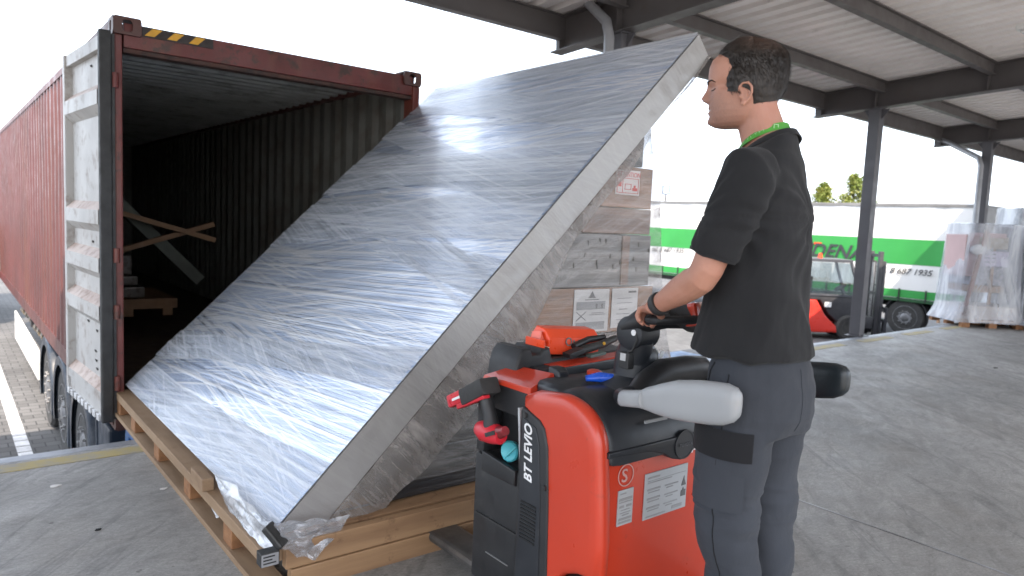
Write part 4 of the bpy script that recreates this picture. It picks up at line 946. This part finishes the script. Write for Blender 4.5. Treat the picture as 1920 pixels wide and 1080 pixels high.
for lx, ky in ((1.730, 1.13), (1.890, 1.12)):
    l = MB(); l.loft([ring(lx+.012*(1 if lx < 1.8 else -1), 1.10, 1.07, .060, .078), ring(lx+.005, 1.105, .90, .062, .070), ring(lx+.008, ky-.012, .66, .048, .054), ring(lx+(.024 if lx < 1.8 else .004), ky-.05, .53, .046, .052), ring(lx, 1.08, .30, .036, .04), ring(lx, 1.08, .24, .038, .045)]); parts.append(l)
me = voxel(parts, .0034, 3)
body = link('body', me, SKIN, pe)
# --- hair: cap lifted off the scalp inside the hairline, plus short strands
def hair_amt(phi, z):
    p = head_pt(phi, z); y = p.y; a = 0
    if z < .052: lim = -.052-(.052-z)*.4
    elif z < .088: lim = -.034
    elif z < .10: lim = .030 if z > .088 else -.034
    else:
        lim = lerp_tab([(.10, .034), (.13, .030), (.155, .018), (.175, .026), (.19, .046), (.205, .062), (.225, .06), (.25, .05)], z)[0]
    a = (lim+.006*mn.noise(p*70)-y)/.017
    if z < .020: a = -1
    elif z < .04: a = min(a, (z-.020)/.010)
    return max(-1, min(1, a))
def hoff(phi, z):
    a = hair_amt(phi, z); p = head_pt(phi, z)
    th = .0095+.003*mn.noise(p*26+Vector((3, 0, 0)))+.001*mn.noise(p*90)
    if z < .10: th *= .55+.45*max(0, (z-.03)/.07)
    if z > .20: th *= .8
    return -.004+(th+.004)*(a*.5+.5 if a > -1 else 0) if a < 1 else th
m = MB(); rings = []
for i in range(131):
    z = .012+.2285*i/130; rings.append([HM @ head_pt(math.pi*2*k/150-math.pi, z, hoff(math.pi*2*k/150-math.pi, z)) for k in range(150)])
m.loft(rings)
random.seed(21)
HB = MB()
for k in range(22000):
    z = .025+.215*random.random()**.8; phi = random.uniform(-math.pi, math.pi)
    if hair_amt(phi, z) < random.uniform(-.85, .3): continue
    p = head_pt(phi, z, max(0, hoff(phi, z))-.001); n = Vector((p.x, p.y+.01, (p.z-.125))).normalized()
    fwd = Vector((0, -.35, -.9)) if z < .19 else Vector((0, .8 if p.y > -.02 else -.8, -.1))
    d = (fwd-n*fwd.dot(n)).normalized()
    L_ = random.uniform(.008, .017)*(1 if z > .08 else .6); tip = p+d*L_+n*random.uniform(.001, .006)+Vector([random.uniform(-.003, .003) for _ in range(3)])
    s = d.cross(n)*.0006
    vs = [HB.b.verts.new(HM @ q) for q in (p-s, p+s, tip)]; HB.b.faces.new(vs)
m.join(HB)
def hairmat():
    m_, t, b = newmat('dark_brown_hair')
    s = noise_n(t, 170, (1, 1, .18), detail=3, rough=.6)
    c = ramp(t, s, [(.30, (.010, .0075, .006)), (.70, (.026, .018, .013))])
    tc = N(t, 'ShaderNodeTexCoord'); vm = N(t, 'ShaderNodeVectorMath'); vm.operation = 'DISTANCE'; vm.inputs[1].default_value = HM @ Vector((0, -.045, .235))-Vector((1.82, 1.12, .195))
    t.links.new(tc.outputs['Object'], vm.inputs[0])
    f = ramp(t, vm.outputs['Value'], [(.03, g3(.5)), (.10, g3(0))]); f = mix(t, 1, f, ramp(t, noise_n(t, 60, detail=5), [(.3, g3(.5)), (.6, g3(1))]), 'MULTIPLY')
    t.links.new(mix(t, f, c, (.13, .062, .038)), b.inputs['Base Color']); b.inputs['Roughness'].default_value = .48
    bump(t, b, s, .003, .5); return m_
m.build('hair', hairmat(), pe, 80)
BROW = pm('brow_hair', (.03, .018, .012), None, 40, .6)
m = MB()
for sg in (-1, 1):
    m.tube([HM @ (head_pt(sg*a, zz)+Vector((0, .001, 0))) for a, zz in ((.22, .122), (.40, .128), (.62, .128), (.78, .120))], [(.003, .0015), (.0045, .002), (.0035, .002), (.002, .001)], 8)
m.build('eyebrows', BROW, pe, 60)
m = MB()
for sg in (-1, 1): m.tube([HM @ (head_pt(sg*a, zz)+Vector((0, .0008, 0))) for a, zz in ((.30, .103), (.45, .1015), (.62, .102), (.70, .104))], .0013, 6)
m.build('eyelashes', BROW, pe, 60)
# --- t-shirt
sh_ = [MB().loft([[tw(v) for v in r] for r in [ring(1.815, 1.100, 1.178, .182, .140), ring(1.815, 1.102, 1.205, .180, .138), ring(1.817, 1.106, 1.26, .176, .137), ring(1.82, 1.110, 1.34, .172, .132), ring(1.823, 1.112, 1.44, .180, .135), ring(1.822, 1.114, 1.54, .182, .130), ring(1.822, 1.112, 1.62, .186, .118), ring(1.824, 1.112, 1.675, .178, .098), ring(1.832, 1.116, 1.715, .155, .092), ring(1.834, 1.122, 1.745, .118, .086), ring(1.831, 1.128, 1.758, .088, .076, ty=-.55)]])]
for sg in (-1, 1):
    a, S, E, Wr = pose_arm(sg); s = MB(); ax = (E-S).normalized(); pt = lambda f: S.lerp(E, f)
    s.tube([S+Vector((-sg*.06, 0, .012)), S+Vector((-sg*.01, 0, .004)), pt(.15), pt(.4), pt(.62), pt(.76), pt(.79)], [.062, .075, .077, .072, .066, .064, .058], 24); sh_.append(s)
def wr_shirt(p, n):
    q = Vector((p.x*4.5+p.z*1.5, p.y*4.5+p.z*2, p.z*3.2)); r = 1-abs(mn.noise(q*1.4))*2
    fold = .014*(r-.4)+.004*mn.noise(Vector((p.x*9, p.y*9, p.z*16)))
    low = max(0, 1-(p.z-1.165)/.16); fold += .008*low*mn.noise(Vector((p.x*14+p.z*8, p.y*14, p.z*9)))
    # creases radiating from the armpit
    d = (p-Vector((1.70, 1.10, 1.56))); fold += .006*math.exp(-d.length*7)*math.sin(38*math.atan2(d.z, d.y+d.x*.6)*.35+6*mn.noise(p*5))
    e = min(1, max(0, (1.74-p.z)/.05)); return fold*(.25+.75*e)
me = voxel(sh_, .0055, 14, wr_shirt); link('t_shirt', me, SHIRT, pe)
m = MB()
for sg in (-1, 1):
    a, S, E, Wr = pose_arm(sg); ax = (E-S).normalized()
    MB().tube([S.lerp(E, .775), S.lerp(E, .80)], [.0640, .0630], 28).build('sleeve_hem', SHIRT, pe, 50)
# collar ribbing and lanyard follow the neck base
def loopz(a): return 1.772-.026*math.sin(a)-.012*math.cos(a)
def band(rx, ry, h, t, zf, cx=1.828, cy=1.138, n=64, tilt=0):
    rings = []
    for k in range(n):
        a = 2*math.pi*k/n; c, s = math.cos(a), math.sin(a); z = zf(a)
        o = Vector((cx+rx*c, cy+ry*s, z)); dn_ = Vector((c, s, 0))
        up = (Z3+dn_*tilt).normalized(); rings.append([o-up*h/2, o-up*h/2+dn_*t, o+up*h/2+dn_*t, o+up*h/2])
    rings.append(rings[0]); return MB().loft(rings, cap=False)
band(.079, .075, .022, .006, lambda a: 1.754-.044*math.sin(a), tilt=-.7).build('collar', SHIRT, pe, 60)
LAN = pm('green_lanyard', (.07, .30, .035), (.055, .25, .03), 20, .6, 0, .2)
ln = band(.0690, .0655, .021, .0025, lambda a: 1.776-.038*math.sin(a), cx=1.824, cy=1.150, tilt=-.45).build('lanyard', LAN, pe, 60)
PALE = pm('pale_green_print', (.40, .62, .34), None, 20, .6)
word = 'COMM SUTNI'
for i, chh in enumerate(word):
    if chh == ' ': continue
    a = R_(132+i*9.2); c, s = math.cos(a), math.sin(a); o = Vector((1.824+.0723*c, 1.150+.0687*s, 1.776-.038*math.sin(a)))
    rt = Vector((-s, c, -.034*c/.075))*1
    text(chh, .015, o-Z3*.005-rt*.004+Vector((c, s, 0))*.0008, rt, Z3-Vector((c, s, 0))*.4, PALE, 'lanyard_letter', ln, ext=.0003)
a = R_(238); o = Vector((1.824+.0723*math.cos(a), 1.150+.0687*math.sin(a), 1.776-.038*math.sin(a)))
m = MB(); rt = Vector((-math.sin(a), math.cos(a), 0)); mt = Matrix((rt, Vector((math.cos(a), math.sin(a), 0)), Z3)).transposed()
for dx, dz, w, h in ((-.006, 0, .002, .013), (.006, 0, .002, .013), (0, .0055, .012, .002), (0, -.0055, .012, .002)): m.obox(o+rt*dx+Z3*dz, (w, .001, h), mt)
m.build('lanyard_mark', PALE, ln)
# --- trousers
tr_ = [MB().loft([ring(1.815, 1.10, 1.225, .140, .100), ring(1.815, 1.10, 1.17, .152, .112), ring(1.815, 1.095, 1.08, .172, .130), ring(1.812, 1.09, 1.02, .174, .128), ring(1.815, 1.09, .965, .165, .11)])]
for sg, lx, yy in ((-1, 1.726, 1.125), (1, 1.890, 1.105)):
    tr_.append(MB().loft([ring(lx, 1.10, 1.08, .084, .106), ring(lx, 1.103, .98, .087, .105), ring(lx-.001, 1.11, .88, .086, .098), ring(lx+.004, yy, .76, .080, .090), ring(lx+.012*(sg < 0), yy-.005, .66, .072, .082), ring(lx+.026*(sg < 0), yy-.03, .56, .068, .078), ring(lx+.01, 1.085, .44, .074, .086), ring(lx, 1.075, .33, .076, .088), ring(lx, 1.075, .262, .072, .086)]))
def wr_tr(p, n):
    r = 1-abs(mn.noise(Vector((p.x*5, p.y*5+p.z*2, p.z*9))))*2; f = .007*(r-.4)+.0035*mn.noise(Vector((p.x*14, p.y*14, p.z*24)))
    k = math.exp(-((p.z-.74)/.10)**2); f += .007*k*(1-2*abs(mn.noise(Vector((p.x*5, p.y*5+p.z*3, p.z*26)))))
    k = math.exp(-((p.z-.36)/.10)**2); f += .008*k*(1-2*abs(mn.noise(Vector((p.x*6, p.y*6, p.z*24)))))
    return f
me = voxel(tr_, .0055, 8, wr_tr); tro = link('trousers', me, TROU, pe)
def leg_patch(cx, cy, rx, ry, a0, a1, z0, z1, off, t=.004, n=16, nz=6):
    rings = []
    for i in range(n+1):
        a = R_(a0+(a1-a0)*i/n); c, s = math.cos(a), math.sin(a); r_ = []
        for (o_, z) in ((off, z0), (off+t, z0), (off+t, z1), (off, z1)): r_.append(Vector((cx+(rx+o_)*c, cy+(ry+o_)*s, z)))
        rings.append(r_)
    return MB().loft(rings)
leg_patch(1.726, 1.108, .087, .101, 118, 236, .905, .985, .008, .006).build('pocket_flap', TROU2, tro, 60)
leg_patch(1.726, 1.112, .082, .094, 128, 232, .76, .905, .004, .006).build('cargo_pocket', TROU, tro, 60)
from mathutils.bvhtree import BVHTree
tmp = tro.data.copy(); tmp.transform(Matrix.Translation(wloc(tro))); bb = bmesh.new(); bb.from_mesh(tmp); bvh = BVHTree.FromBMesh(bb)
def on_cloth(pts, r, name, mat, n=40):
    out = []
    for k in range(n+1):
        s_ = k/n*(len(pts)-1); i_ = min(int(s_), len(pts)-2); q = Vector(pts[i_]).lerp(Vector(pts[i_+1]), s_-i_); h = bvh.find_nearest(q); out.append(h[0]+h[1]*.0006)
    MB().tube(out, r, 6).build(name, mat, tro, 60)
on_cloth([(1.640, 1.165, 1.165), (1.639, 1.19, 1.12), (1.650, 1.215, 1.06), (1.665, 1.225, 1.03)], .0028, 'pocket_edge', TROU2)
on_cloth([(1.628, 1.09, 1.14), (1.630, 1.09, 1.0), (1.632, 1.10, .9), (1.638, 1.11, .76), (1.650, 1.105, .62), (1.655, 1.08, .48), (1.648, 1.07, .3)], .0016, 'side_seam', TROU2, 80)
on_cloth([(1.66, 1.04, .765), (1.645, 1.07, .76), (1.640, 1.11, .755), (1.65, 1.17, .76), (1.69, 1.20, .765)], .0016, 'pocket_seam', TROU2)
on_cloth([(1.82, .96, 1.16), (1.81, .97, 1.08), (1.80, 1.0, 1.0)], .0012, 'back_seam', TROU)
bb.free(); bpy.data.meshes.remove(tmp)
for lx in (1.726, 1.890):
    s = MB().loft([ring(lx, 1.13, .196, .052, .145, 2.6), ring(lx, 1.13, .225, .052, .145, 2.6), ring(lx, 1.12, .25, .047, .13, 2.4), ring(lx, 1.09, .285, .044, .085), ring(lx, 1.075, .33, .042, .055)]); s.build('shoe', TROU2, pe, 50)
a, S, E, Wr = pose_arm(-1); p = E.lerp(Wr, .90); ax = (Wr-E).normalized()
MB().lathe(p, ax, [(-.011, .0295), (-.011, .034), (-.006, .0355), (.006, .0355), (.011, .034), (.011, .0295), (-.011, .0295)], 32).build('wrist_band', GASK, pe, 60)

# ================================================================== YARD BEYOND
TX = 21.0
CURT = pm('white_tarpaulin', (.74, .73, .71), (.66, .65, .63), .8, .45, 0, .25, .02, 1.2, dirt=((.45, .43, .40), 2, .55, .85), stretch=(1, 1, .4))
GRN = pm('green_tarpaulin', (.035, .30, .06), (.03, .26, .05), 1, .45, 0, .2, .02, 1.2)
tt = thing('curtain_trailer', 'white curtain sided trailer with green stripe and phone number parked in the yard', 'trailer', (TX+1.25, 13, -1.2))
TY0, TY1 = 6.85, 20.4
def side(name, z0, z1, mat, x):
    def f(u, v):
        y = TY0+.05+(TY1-TY0-.1)*u; z = z0+(z1-z0)*v
        return Vector((x+.018*mn.noise(Vector((y*.9, z*.5, 0)))+.006*math.sin(y*8.3), y, z))
    return MB().grid(f, 160, 4).build(name, mat, tt, 60)
side('curtain', -.145, 2.40, CURT, TX)
side('green_stripe', .80, 1.50, GRN, TX-.010); side('lower_green_stripe', -.13, .09, GRN, TX-.010)
MB().box((TX+.02, TY0, -.17), (TX+2.5, TY1, 2.44)).build('body', pm('trailer_body', (.5, .5, .5), None, 2, .5), tt)
MB().box((TX-.03, TY0-.02, 2.40), (TX+2.52, TY1+.02, 2.49), .01).build('roof_rail', pm('grey_rail', (.22, .215, .21), (.16, .155, .15), 2, .45), tt)
MB().box((TX-.02, TY0-.03, -.2), (TX+2.5, TY0-.001, 2.42), .01).build('rear_doors', pm('rear_door_grey', (.30, .30, .30), (.24, .24, .24), 2, .5), tt)
m = MB().box((TX-.028, TY0, -.235), (TX+.06, TY1, -.150)); m.build('side_rail', pm('green_dark_rail', (.02, .09, .03), None, 2, .5), tt)
TI = pm('dark_lettering', (.03, .032, .035), (.04, .04, .045), 4, .5)
def ttext(s, size, y, z, sh=.3, bold=.0): text(s, size, (TX-.045, y, z), -Y3, Z3, TI, 'lettering', tt, shear=sh, bold=bold, sx=1.08)
ttext('IDENA', .55, 11.46, .86, .3, .012)
ttext('mob. tel. 8 687 1935', .225, 9.86, .53, .3, .003)
ttext('mob. tel. 8 687 1935', .225, 18.15, .62, .3, .003)
MB().box((TX-.042, 10.98, 1.22), (TX-.03, 11.22, 1.28)).build('orange_mark', ORG, tt)
for k in range(19):
    y = TY0+.35+k*.7; MB().box((TX-.04, y, -.22), (TX-.015, y+.035, .12)).build('strap', GASK, tt)
for y in (8.42, 9.75, 11.08):
    wheel((TX+.2, y, -.68), .52, .36, tt)
    m = MB(); rings = []
    for k in range(15):
        a = R_(5+170*k/14); c, s = math.cos(a), math.sin(a); rings.append([Vector((TX+x, y+c*r, -.68+s*r)) for x, r in ((.0, .60), (.40, .60), (.40, .575), (.0, .575))])
    m.loft(rings); m.build('mudguard', TBLK, tt, 40)
MB().box((TX+.05, TY0+.1, -.6), (TX+.3, TY0+.7, -.24), .02).build('tool_box', TBLK, tt)
MB().box((TX+.4, TY0, -.42), (TX+2.1, TY1, -.20)).build('chassis_frame', TBLK, tt)
for k, (y, z) in enumerate(((7.55, -.65), (8.72+.6, -.33))):
    c = MB().cyl((TX-.0, y, z), Z3, .05, .12, 12, .03).build('marker_lamp', pm('amber_lens', (.5, .2, .08), (.4, .3, .2), 9, .3), tt)

# ---- forklift: local x forward, y left, z up from the ground
fk = thing('forklift', 'red and black counterbalance forklift with cab and tall mast in front of the white trailer', 'forklift')
FR = pm('forklift_red', (.60, .035, .02), (.54, .03, .018), 2, .35, coat=.3); FB = pm('forklift_black', (.035, .035, .04), (.05, .05, .055), 4, .5)
CABM = pm('cab_frame_paint', (.075, .078, .09), None, 3, .4)
def glass():
    m, t, b = newmat('window_glass'); b.inputs['Base Color'].default_value = (.75, .80, .82, 1); b.inputs['Roughness'].default_value = .05
    out = t.nodes['Material Output']; tr_n = N(t, 'ShaderNodeBsdfTransparent'); tr_n.inputs[0].default_value = (.82, .86, .87, 1); gl = N(t, 'ShaderNodeBsdfGlossy'); gl.inputs['Roughness'].default_value = .04
    ms = N(t, 'ShaderNodeMixShader'); ms.inputs[0].default_value = .18; t.links.new(tr_n.outputs[0], ms.inputs[1]); t.links.new(gl.outputs[0], ms.inputs[2]); t.links.new(ms.outputs[0], out.inputs[0]); return m
GL = glass()
def fb(m, n, mat, par=None, sm=40):
    if n in ('mast', 'lift_cylinders', 'fork_carriage', 'fork'): m.b.transform(Matrix.Translation((.36, 0, 0)))
    return m.build(n, mat, par or fk, sm, True)
fb(MB().prism([(-1.25, .22), (-1.35, .60), (-1.25, 1.02), (-.55, 1.02), (-.30, .62), (.05, .30), (.42, .28), (.42, .20), (-.9, .16)], 1, -.55, .55, .03), 'chassis', FR)
fb(MB().prism([(-.9, 1.03), (-.45, 1.02), (-.2, .66), (.08, .42), (.50, .42), (.62, 1.0), (.60, 1.12), (-.9, 1.15)], 1, -.50, .50, .03), 'bonnet', FB)
fb(MB().prism([(-1.30, .62), (-1.2, 1.16), (-.86, 1.16), (-.86, .62)], 1, -.53, .53, .04), 'counterweight', FB)
m = MB()
for s in (-.50, .50):
    m.beam((-.92, s, 1.1), (-.80, s, 2.02), .06, .06); m.beam((.62, s, 1.0), (.26, s, 2.04), .06, .06); m.beam((-.83, s, 2.05), (.28, s, 2.05), .06, .06); m.beam((-.9, s, 1.16), (.58, s, 1.16), .05, .05)
    m.beam((-.1, s, 1.1), (-.1, s, 2.02), .045, .045)
m.box((-.86, -.52, 2.05), (.30, .52, 2.10), .01)
fb(m, 'overhead_guard', CABM)
m = MB()
for s in (-.50, .50): m.prism([(-.86, 1.2), (-.78, 2.0), (.24, 2.0), (.54, 1.2)], 1, s-.004, s+.004)
m.beam((.60, 0, 1.1), (.27, 0, 2.0), .9, .006, (1, 0, 1)); fb(m, 'cab_glass', GL)
fb(MB().box((-.62, -.25, .98), (-.15, .25, 1.18), .04).box((-.70, -.25, 1.15), (-.58, .25, 1.62), .04), 'seat', FB)
fb(MB().box((.55, -.3, .30), (1.05, .3, .62), .04), 'mast_mount', FB)
fb(MB().tube([(.42, 0, 1.0), (.25, 0, 1.32)], .025, 8).cyl((.25, 0, 1.34), (-.5, 0, .85), .17, .03, 20), 'steering_wheel', FB)
fb(MB().cyl((-.45, -.25, 2.17), Z3, .065, .13, 14, .04), 'beacon', ORG)
for x, r in ((.32, .33), (-.92, .26)):
    for s in (-.46, .46):
        w = MB().lathe((x, s, r), Y3, [(-.11, r*.55), (-.12, r*.85), (-.09, r), (.09, r), (.12, r*.85), (.11, r*.55)], 28).build('wheel', TYRE, fk, 30, True)
        MB().lathe((x, s, r), Y3, [(-.10, .001), (-.10, r*.3), (-.06, r*.5), (-.115, r*.56), (.115, r*.56), (.06, r*.5), (.1, .001)], 20).build('rim', RIM, w, 30, True)
m = MB()
for s in (-.26, .26): m.box((.70, s-.06, .10), (.80, s+.06, 2.35), .01).box((.81, s-.045, .14), (.89, s+.045, 2.10), .008)
for z in (.4, 1.2, 2.2): m.box((.72, -.26, z), (.78, .26, z+.08))
fb(m, 'mast', FB); m = MB().cyl((.76, .12, 1.2), Z3, .035, 1.7, 12).cyl((.76, -.12, 1.2), Z3, .035, 1.7, 12); fb(m, 'lift_cylinders', CHROME)
m = MB().box((.90, -.5, .16), (.96, .5, .24)).box((.90, -.5, .50), (.96, .5, .58))
for s in (-.45, 0, .45): m.box((.905, s-.02, .2), (.955, s+.02, .9))
m.box((.90, -.48, .86), (.955, .48, .90)); fb(m, 'fork_carriage', FB)
for s in (-.24, .24): fb(MB().prism([(.965, .05), (.965, .55), (1.01, .55), (1.01, .10), (2.0, .07), (2.0, .05)], 1, s-.06, s+.06), 'fork', FB)
fb(MB().box((-.35, -.558, .85), (-.18, -.552, .98)), 'sticker', WHT); fb(MB().box((.22, -.553, .30), (.36, -.551, .36)), 'number_print', WHT)
fk.location = (18.55, 9.35, -1.2); fk.rotation_euler = (0, 0, R_(-41))

# ---- wrapped pallets standing on the dock at the right
CLEAR = wrap_mat('clear_hood', (.40, .42, .47), (.52, .54, .60), rough=.12, alpha=.36, bstr=.6, dens=3, streak=((.1, 1), (.5, .6), (-.3, .4)), ax=3, coat=.3, light=(.85, .88, .92), hi=.5)
CLEAR2 = wrap_mat('grey_hood', (.30, .32, .36), (.42, .44, .48), rough=.14, alpha=.86, bstr=.8, dens=4, streak=((.1, 1), (.4, .8), (-.3, .3)), ax=3, light=(.75, .78, .82), hi=.5)
LIL = pm('lilac_paper', (.52, .47, .62), (.46, .42, .56), 3, .5); PINK = pm('pink_foam', (.58, .40, .39), (.52, .36, .35), 2, .6)
def wrapped(loc, w, d, h, rot, label, grp, seed=1, rich=True):
    t = thing('wrapped_goods', label, 'wrapped goods', (0, 0, 0), grp)
    for y in (-d/2+.05, 0, d/2-.05):
        for x in (-w/2+.07, 0, w/2-.07): MB().box((x-.07, y-.05, .0), (x+.07, y+.05, .10), .004).build('pallet_block', END, t, local=True)
    MB().box((-w/2, -d/2, .10), (w/2, d/2, .14), .003).build('pallet_deck', PINE2, t, local=True)
    if rich:
        MB().box((-w*.30, -d*.30, .62), (w*.22, d*.4, .74), .004).build('plank', PINE2, t, local=True)
        MB().box((-w*.30, -d*.28, .75), (w*.22, d*.4, 1.08), .004).build('glass_unit', pm('grey_units', (.20, .21, .24), (.4, .4, .45), 14, .3), t, local=True)
        MB().box((-w*.02, -d*.32, .40), (w*.03, -d*.30, 1.5), .002).build('batten', PINE2, t, local=True)
        MB().box((-w*.26, -d*.34, 1.09), (w*.24, d*.35, 1.36), .01).build('paper_parcel', LIL, t, local=True)
        MB().box((-w*.20, -d*.36, 1.40), (w*.20, d*.35, 1.62), .02).build('brown_parcel', pm('brown_parcel', (.34, .28, .2), (.5, .45, .38), 9, .5), t, local=True)
        MB().box((-w*.20, -d*.37, 1.60), (w*.15, d*.33, 1.68), .01).build('pink_strip', PINK, t, local=True)
        MB().beam((-w*.44, -d*.40, .2), (-w*.20, -d*.40, h-.12), .06, .04, (0, 1, 0)).build('slanting_lath', pm('red_brown_lath', (.25, .10, .06), (.2, .08, .05), 6, .6), t, local=True)
        MB().box((-w*.46, -d*.30, .9), (-w*.24, d*.3, h-.2), .01).build('pink_panel', PINK, t, local=True)
        MB().box((-w*.46, -d*.42, .14), (w*.46, d*.42, .38), .01).build('low_board', pm('pale_board', (.5, .42, .36), (.45, .38, .33), 3, .5), t, local=True)
        MB().ell((-w*.28, -d*.38, 1.38), (.16, .06, .10), 16).build('foam_bag', pm('white_foam', (.8, .8, .8), None, 9, .4), t, 60, True)
        m = MB()
        for k in range(3): m.box((-w*.20, -d*.343, 1.16+k*.07), (w*.02, -d*.341, 1.18+k*.07))
        m.build('parcel_print', INK, t, local=True)
    def ringh(z, wx, wy, n=40):
        out = []
        for k in range(n):
            a = 2*math.pi*(k+.5)/n; c, s = math.cos(a), math.sin(a); q = (abs(c)**9+abs(s)**9)**(-1/9)
            p = Vector((wx*c*q, wy*s*q, z)); f = 1+.03*mn.noise(Vector((p.x*3, p.y*3+seed*7, z*2.2)))+.012*mn.noise(Vector((p.x*9, p.y*9+seed, z*9))); p.x *= f; p.y *= f; out.append(p)
        return out
    rings = []
    for i in range(31):
        v = i/30; z = .09+(h-.09)*v; fl = max(0, 1-v/.16)**1.5*.10; wx = w*.5*(1-.14*v)+fl; wy = d*.5*(1-.10*v)+fl*.5; rings.append(ringh(z, wx, wy))
    rings.append(ringh(h+.01, w*.40, d*.41)); rings.append(ringh(h+.012, .02, .02))
    m = MB().loft(rings, cap=False); hood = m.build('film_hood', CLEAR if rich else CLEAR2, t, 60, True)
    if rich:
        m = MB().prism([(-d*.5, .12), (-d*.44, h*.6), (-d*.43, h-.03), (d*.43, h-.03), (d*.47, .12)], 0, w*.455, w*.462); m.build('grey_side_sheet', CLEAR2, t, local=True)
    t.location = loc; t.rotation_euler = (0, 0, rot); return t
rt_ = R_(-39)
def onfloor(px, py): return at(px, py, 2, 0)
c1 = CO+(fw+rr*((1828-960)/FPX)+uu*((540-600)/FPX))*13.1
wrapped((c1.x, c1.y, 0), 1.10, 1.0, 1.84, rt_, 'film wrapped pallet with lilac parcel and slanting brown lath inside, left of its neighbours', 'film wrapped pallets on the dock', 1)
c2 = CO+(fw+rr*((1955-960)/FPX)+uu*((540-610)/FPX))*12.9
wrapped((c2.x, c2.y, 0), 1.15, 1.0, 1.80, rt_, 'film wrapped pallet cut off by the right edge of the picture', 'film wrapped pallets on the dock', 2)
c3 = CO+(fw+rr*((1908-960)/FPX)+uu*((540-580)/FPX))*14.6
wrapped((c3.x, c3.y, 0), 1.0, .9, 2.22, rt_, 'taller grey film wrapped stack behind the other pallets at the right edge', 'film wrapped pallets on the dock', 5, False)

# ---- trees and mast beyond the trailer
LEAF = pm('leaf', (.10, .15, .02), (.22, .22, .04), 2, .6, 0, 0); BARK = pm('bark', (.10, .07, .05), (.06, .045, .03), 5, .9)
def tree(px, ptop, d, wid, label, seed):
    top = CO+(fw+rr*((px-960)/FPX)+uu*((540-ptop)/FPX))*d; h = top.z+1.2
    t = thing('birch_tree', label, 'tree', (top.x, top.y, -1.2), 'trees beyond the trailer'); random.seed(seed)
    m = MB(); m.tube([(top.x, top.y, -1.2), (top.x+.1, top.y, -1.2+h*.4), (top.x, top.y, top.z-.3)], [.2, .12, .02], 10)
    cr = MB()
    for k in range(60):
        f = random.random()**.8; z = -1.2+h*(.30+.66*f); a = random.uniform(0, 6.28); L = wid*(1-f)**.75*random.uniform(.5, 1)+.15
        e = Vector((top.x+math.cos(a)*L, top.y+math.sin(a)*L, z+L*.35)); b0 = Vector((top.x, top.y, z)); m.tube([b0, e], [.035*(1-f)+.01, .006], 5)
        for j in range(int(60+120*(1-f))):
            c = b0.lerp(e, random.uniform(.3, 1.05))+Vector([random.gauss(0, .16) for _ in range(3)]); s = random.uniform(.05, .11)
            v1 = Vector([random.uniform(-1, 1) for _ in range(3)]).normalized(); v2 = v1.cross(Vector([random.uniform(-1, 1) for _ in range(3)])).normalized()
            cr.b.faces.new([cr.b.verts.new(c+v1*s), cr.b.verts.new(c+v2*s*.6), cr.b.verts.new(c-v1*s), cr.b.verts.new(c-v2*s*.6)])
    for j in range(500):
        c = top+Vector((random.gauss(0, .14), random.gauss(0, .14), -abs(random.gauss(0, .7)))); s = .07; v1 = Vector([random.uniform(-1, 1) for _ in range(3)]).normalized(); v2 = v1.cross(Z3).normalized()
        cr.b.faces.new([cr.b.verts.new(c+v1*s), cr.b.verts.new(c+v2*s), cr.b.verts.new(c-v1*s)])
    m.build('trunk', BARK, t, 60); cr.build('crown', LEAF, t)
tree(1546, 341, 50, 1.7, 'smaller green treetop left of the grey column above the trailer roof', 4)
tree(1604, 326, 50, 2.3, 'larger green treetop beside the grey column above the trailer roof', 9)
sg_ = CO+(fw+rr*((1249-960)/FPX)+uu*((540-356)/FPX))*45
sb = thing('sign_board', 'small blue grey board on a post above the trailer, right of the box stack', 'sign', (sg_.x, sg_.y, -1.2))
mt = Matrix((rr, Vector((fw.x, fw.y, 0)).normalized(), Z3)).transposed()
MB().obox(sg_, (.55, .08, .62), mt, .01).build('board', pm('board_grey', (.14, .17, .22), (.10, .12, .16), 3, .5), sb)
MB().obox(sg_+Vector((0, 0, 0))-fw*.06, (.36, .03, .5), mt).build('panel', pm('board_blue', (.35, .42, .55), (.3, .38, .5), 3, .4), sb)
MB().tube([(sg_.x, sg_.y, -1.2), (sg_.x, sg_.y, sg_.z-.3)], .06, 10).build('post', STEEL, sb)
m = MB(); c = at(1263, 368, 0, 21.6); pts = [c+Vector((0, -k*.12, .035*math.sin(k*1.9))) for k in range(5)]; 
tag(m.tube(pts+[pts[-1]+Vector((0, -.03, -.12))], .022, 6).build('rope_end', GASK), 'short dark curled rope end lying on the roof edge of the trailer', 'rope')
# ---- scraps on the floor
random.seed(6)
for (px, py), lab, mt_, s in [((103, 912), 'white paper scrap on the dock floor nearest the left edge', PAPER, .03), ((307, 917), 'tiny pale scrap on the floor close to the left side of the long pallet', PAPER, .018), ((184, 994), 'small dark chip on the dock floor, lower left', HOLE, .016), ((1867, 690), 'small dark chip on the dock floor, far right', HOLE, .04)]:
    p = onfloor(px, py); m = MB(); n = 9; ring_ = [(p.x+s*math.cos(k*6.283/n)*random.uniform(.5, 1.2), p.y+s*.6*math.sin(k*6.283/n)*random.uniform(.5, 1.2)) for k in range(n)]
    m.prism(ring_, 2, .0005, .005); tag(m.build('floor_scrap', mt_), lab, 'scrap', 'scraps lying on the dock floor')
# ---- warehouse at the back of the dock (closes the canopy behind the camera)
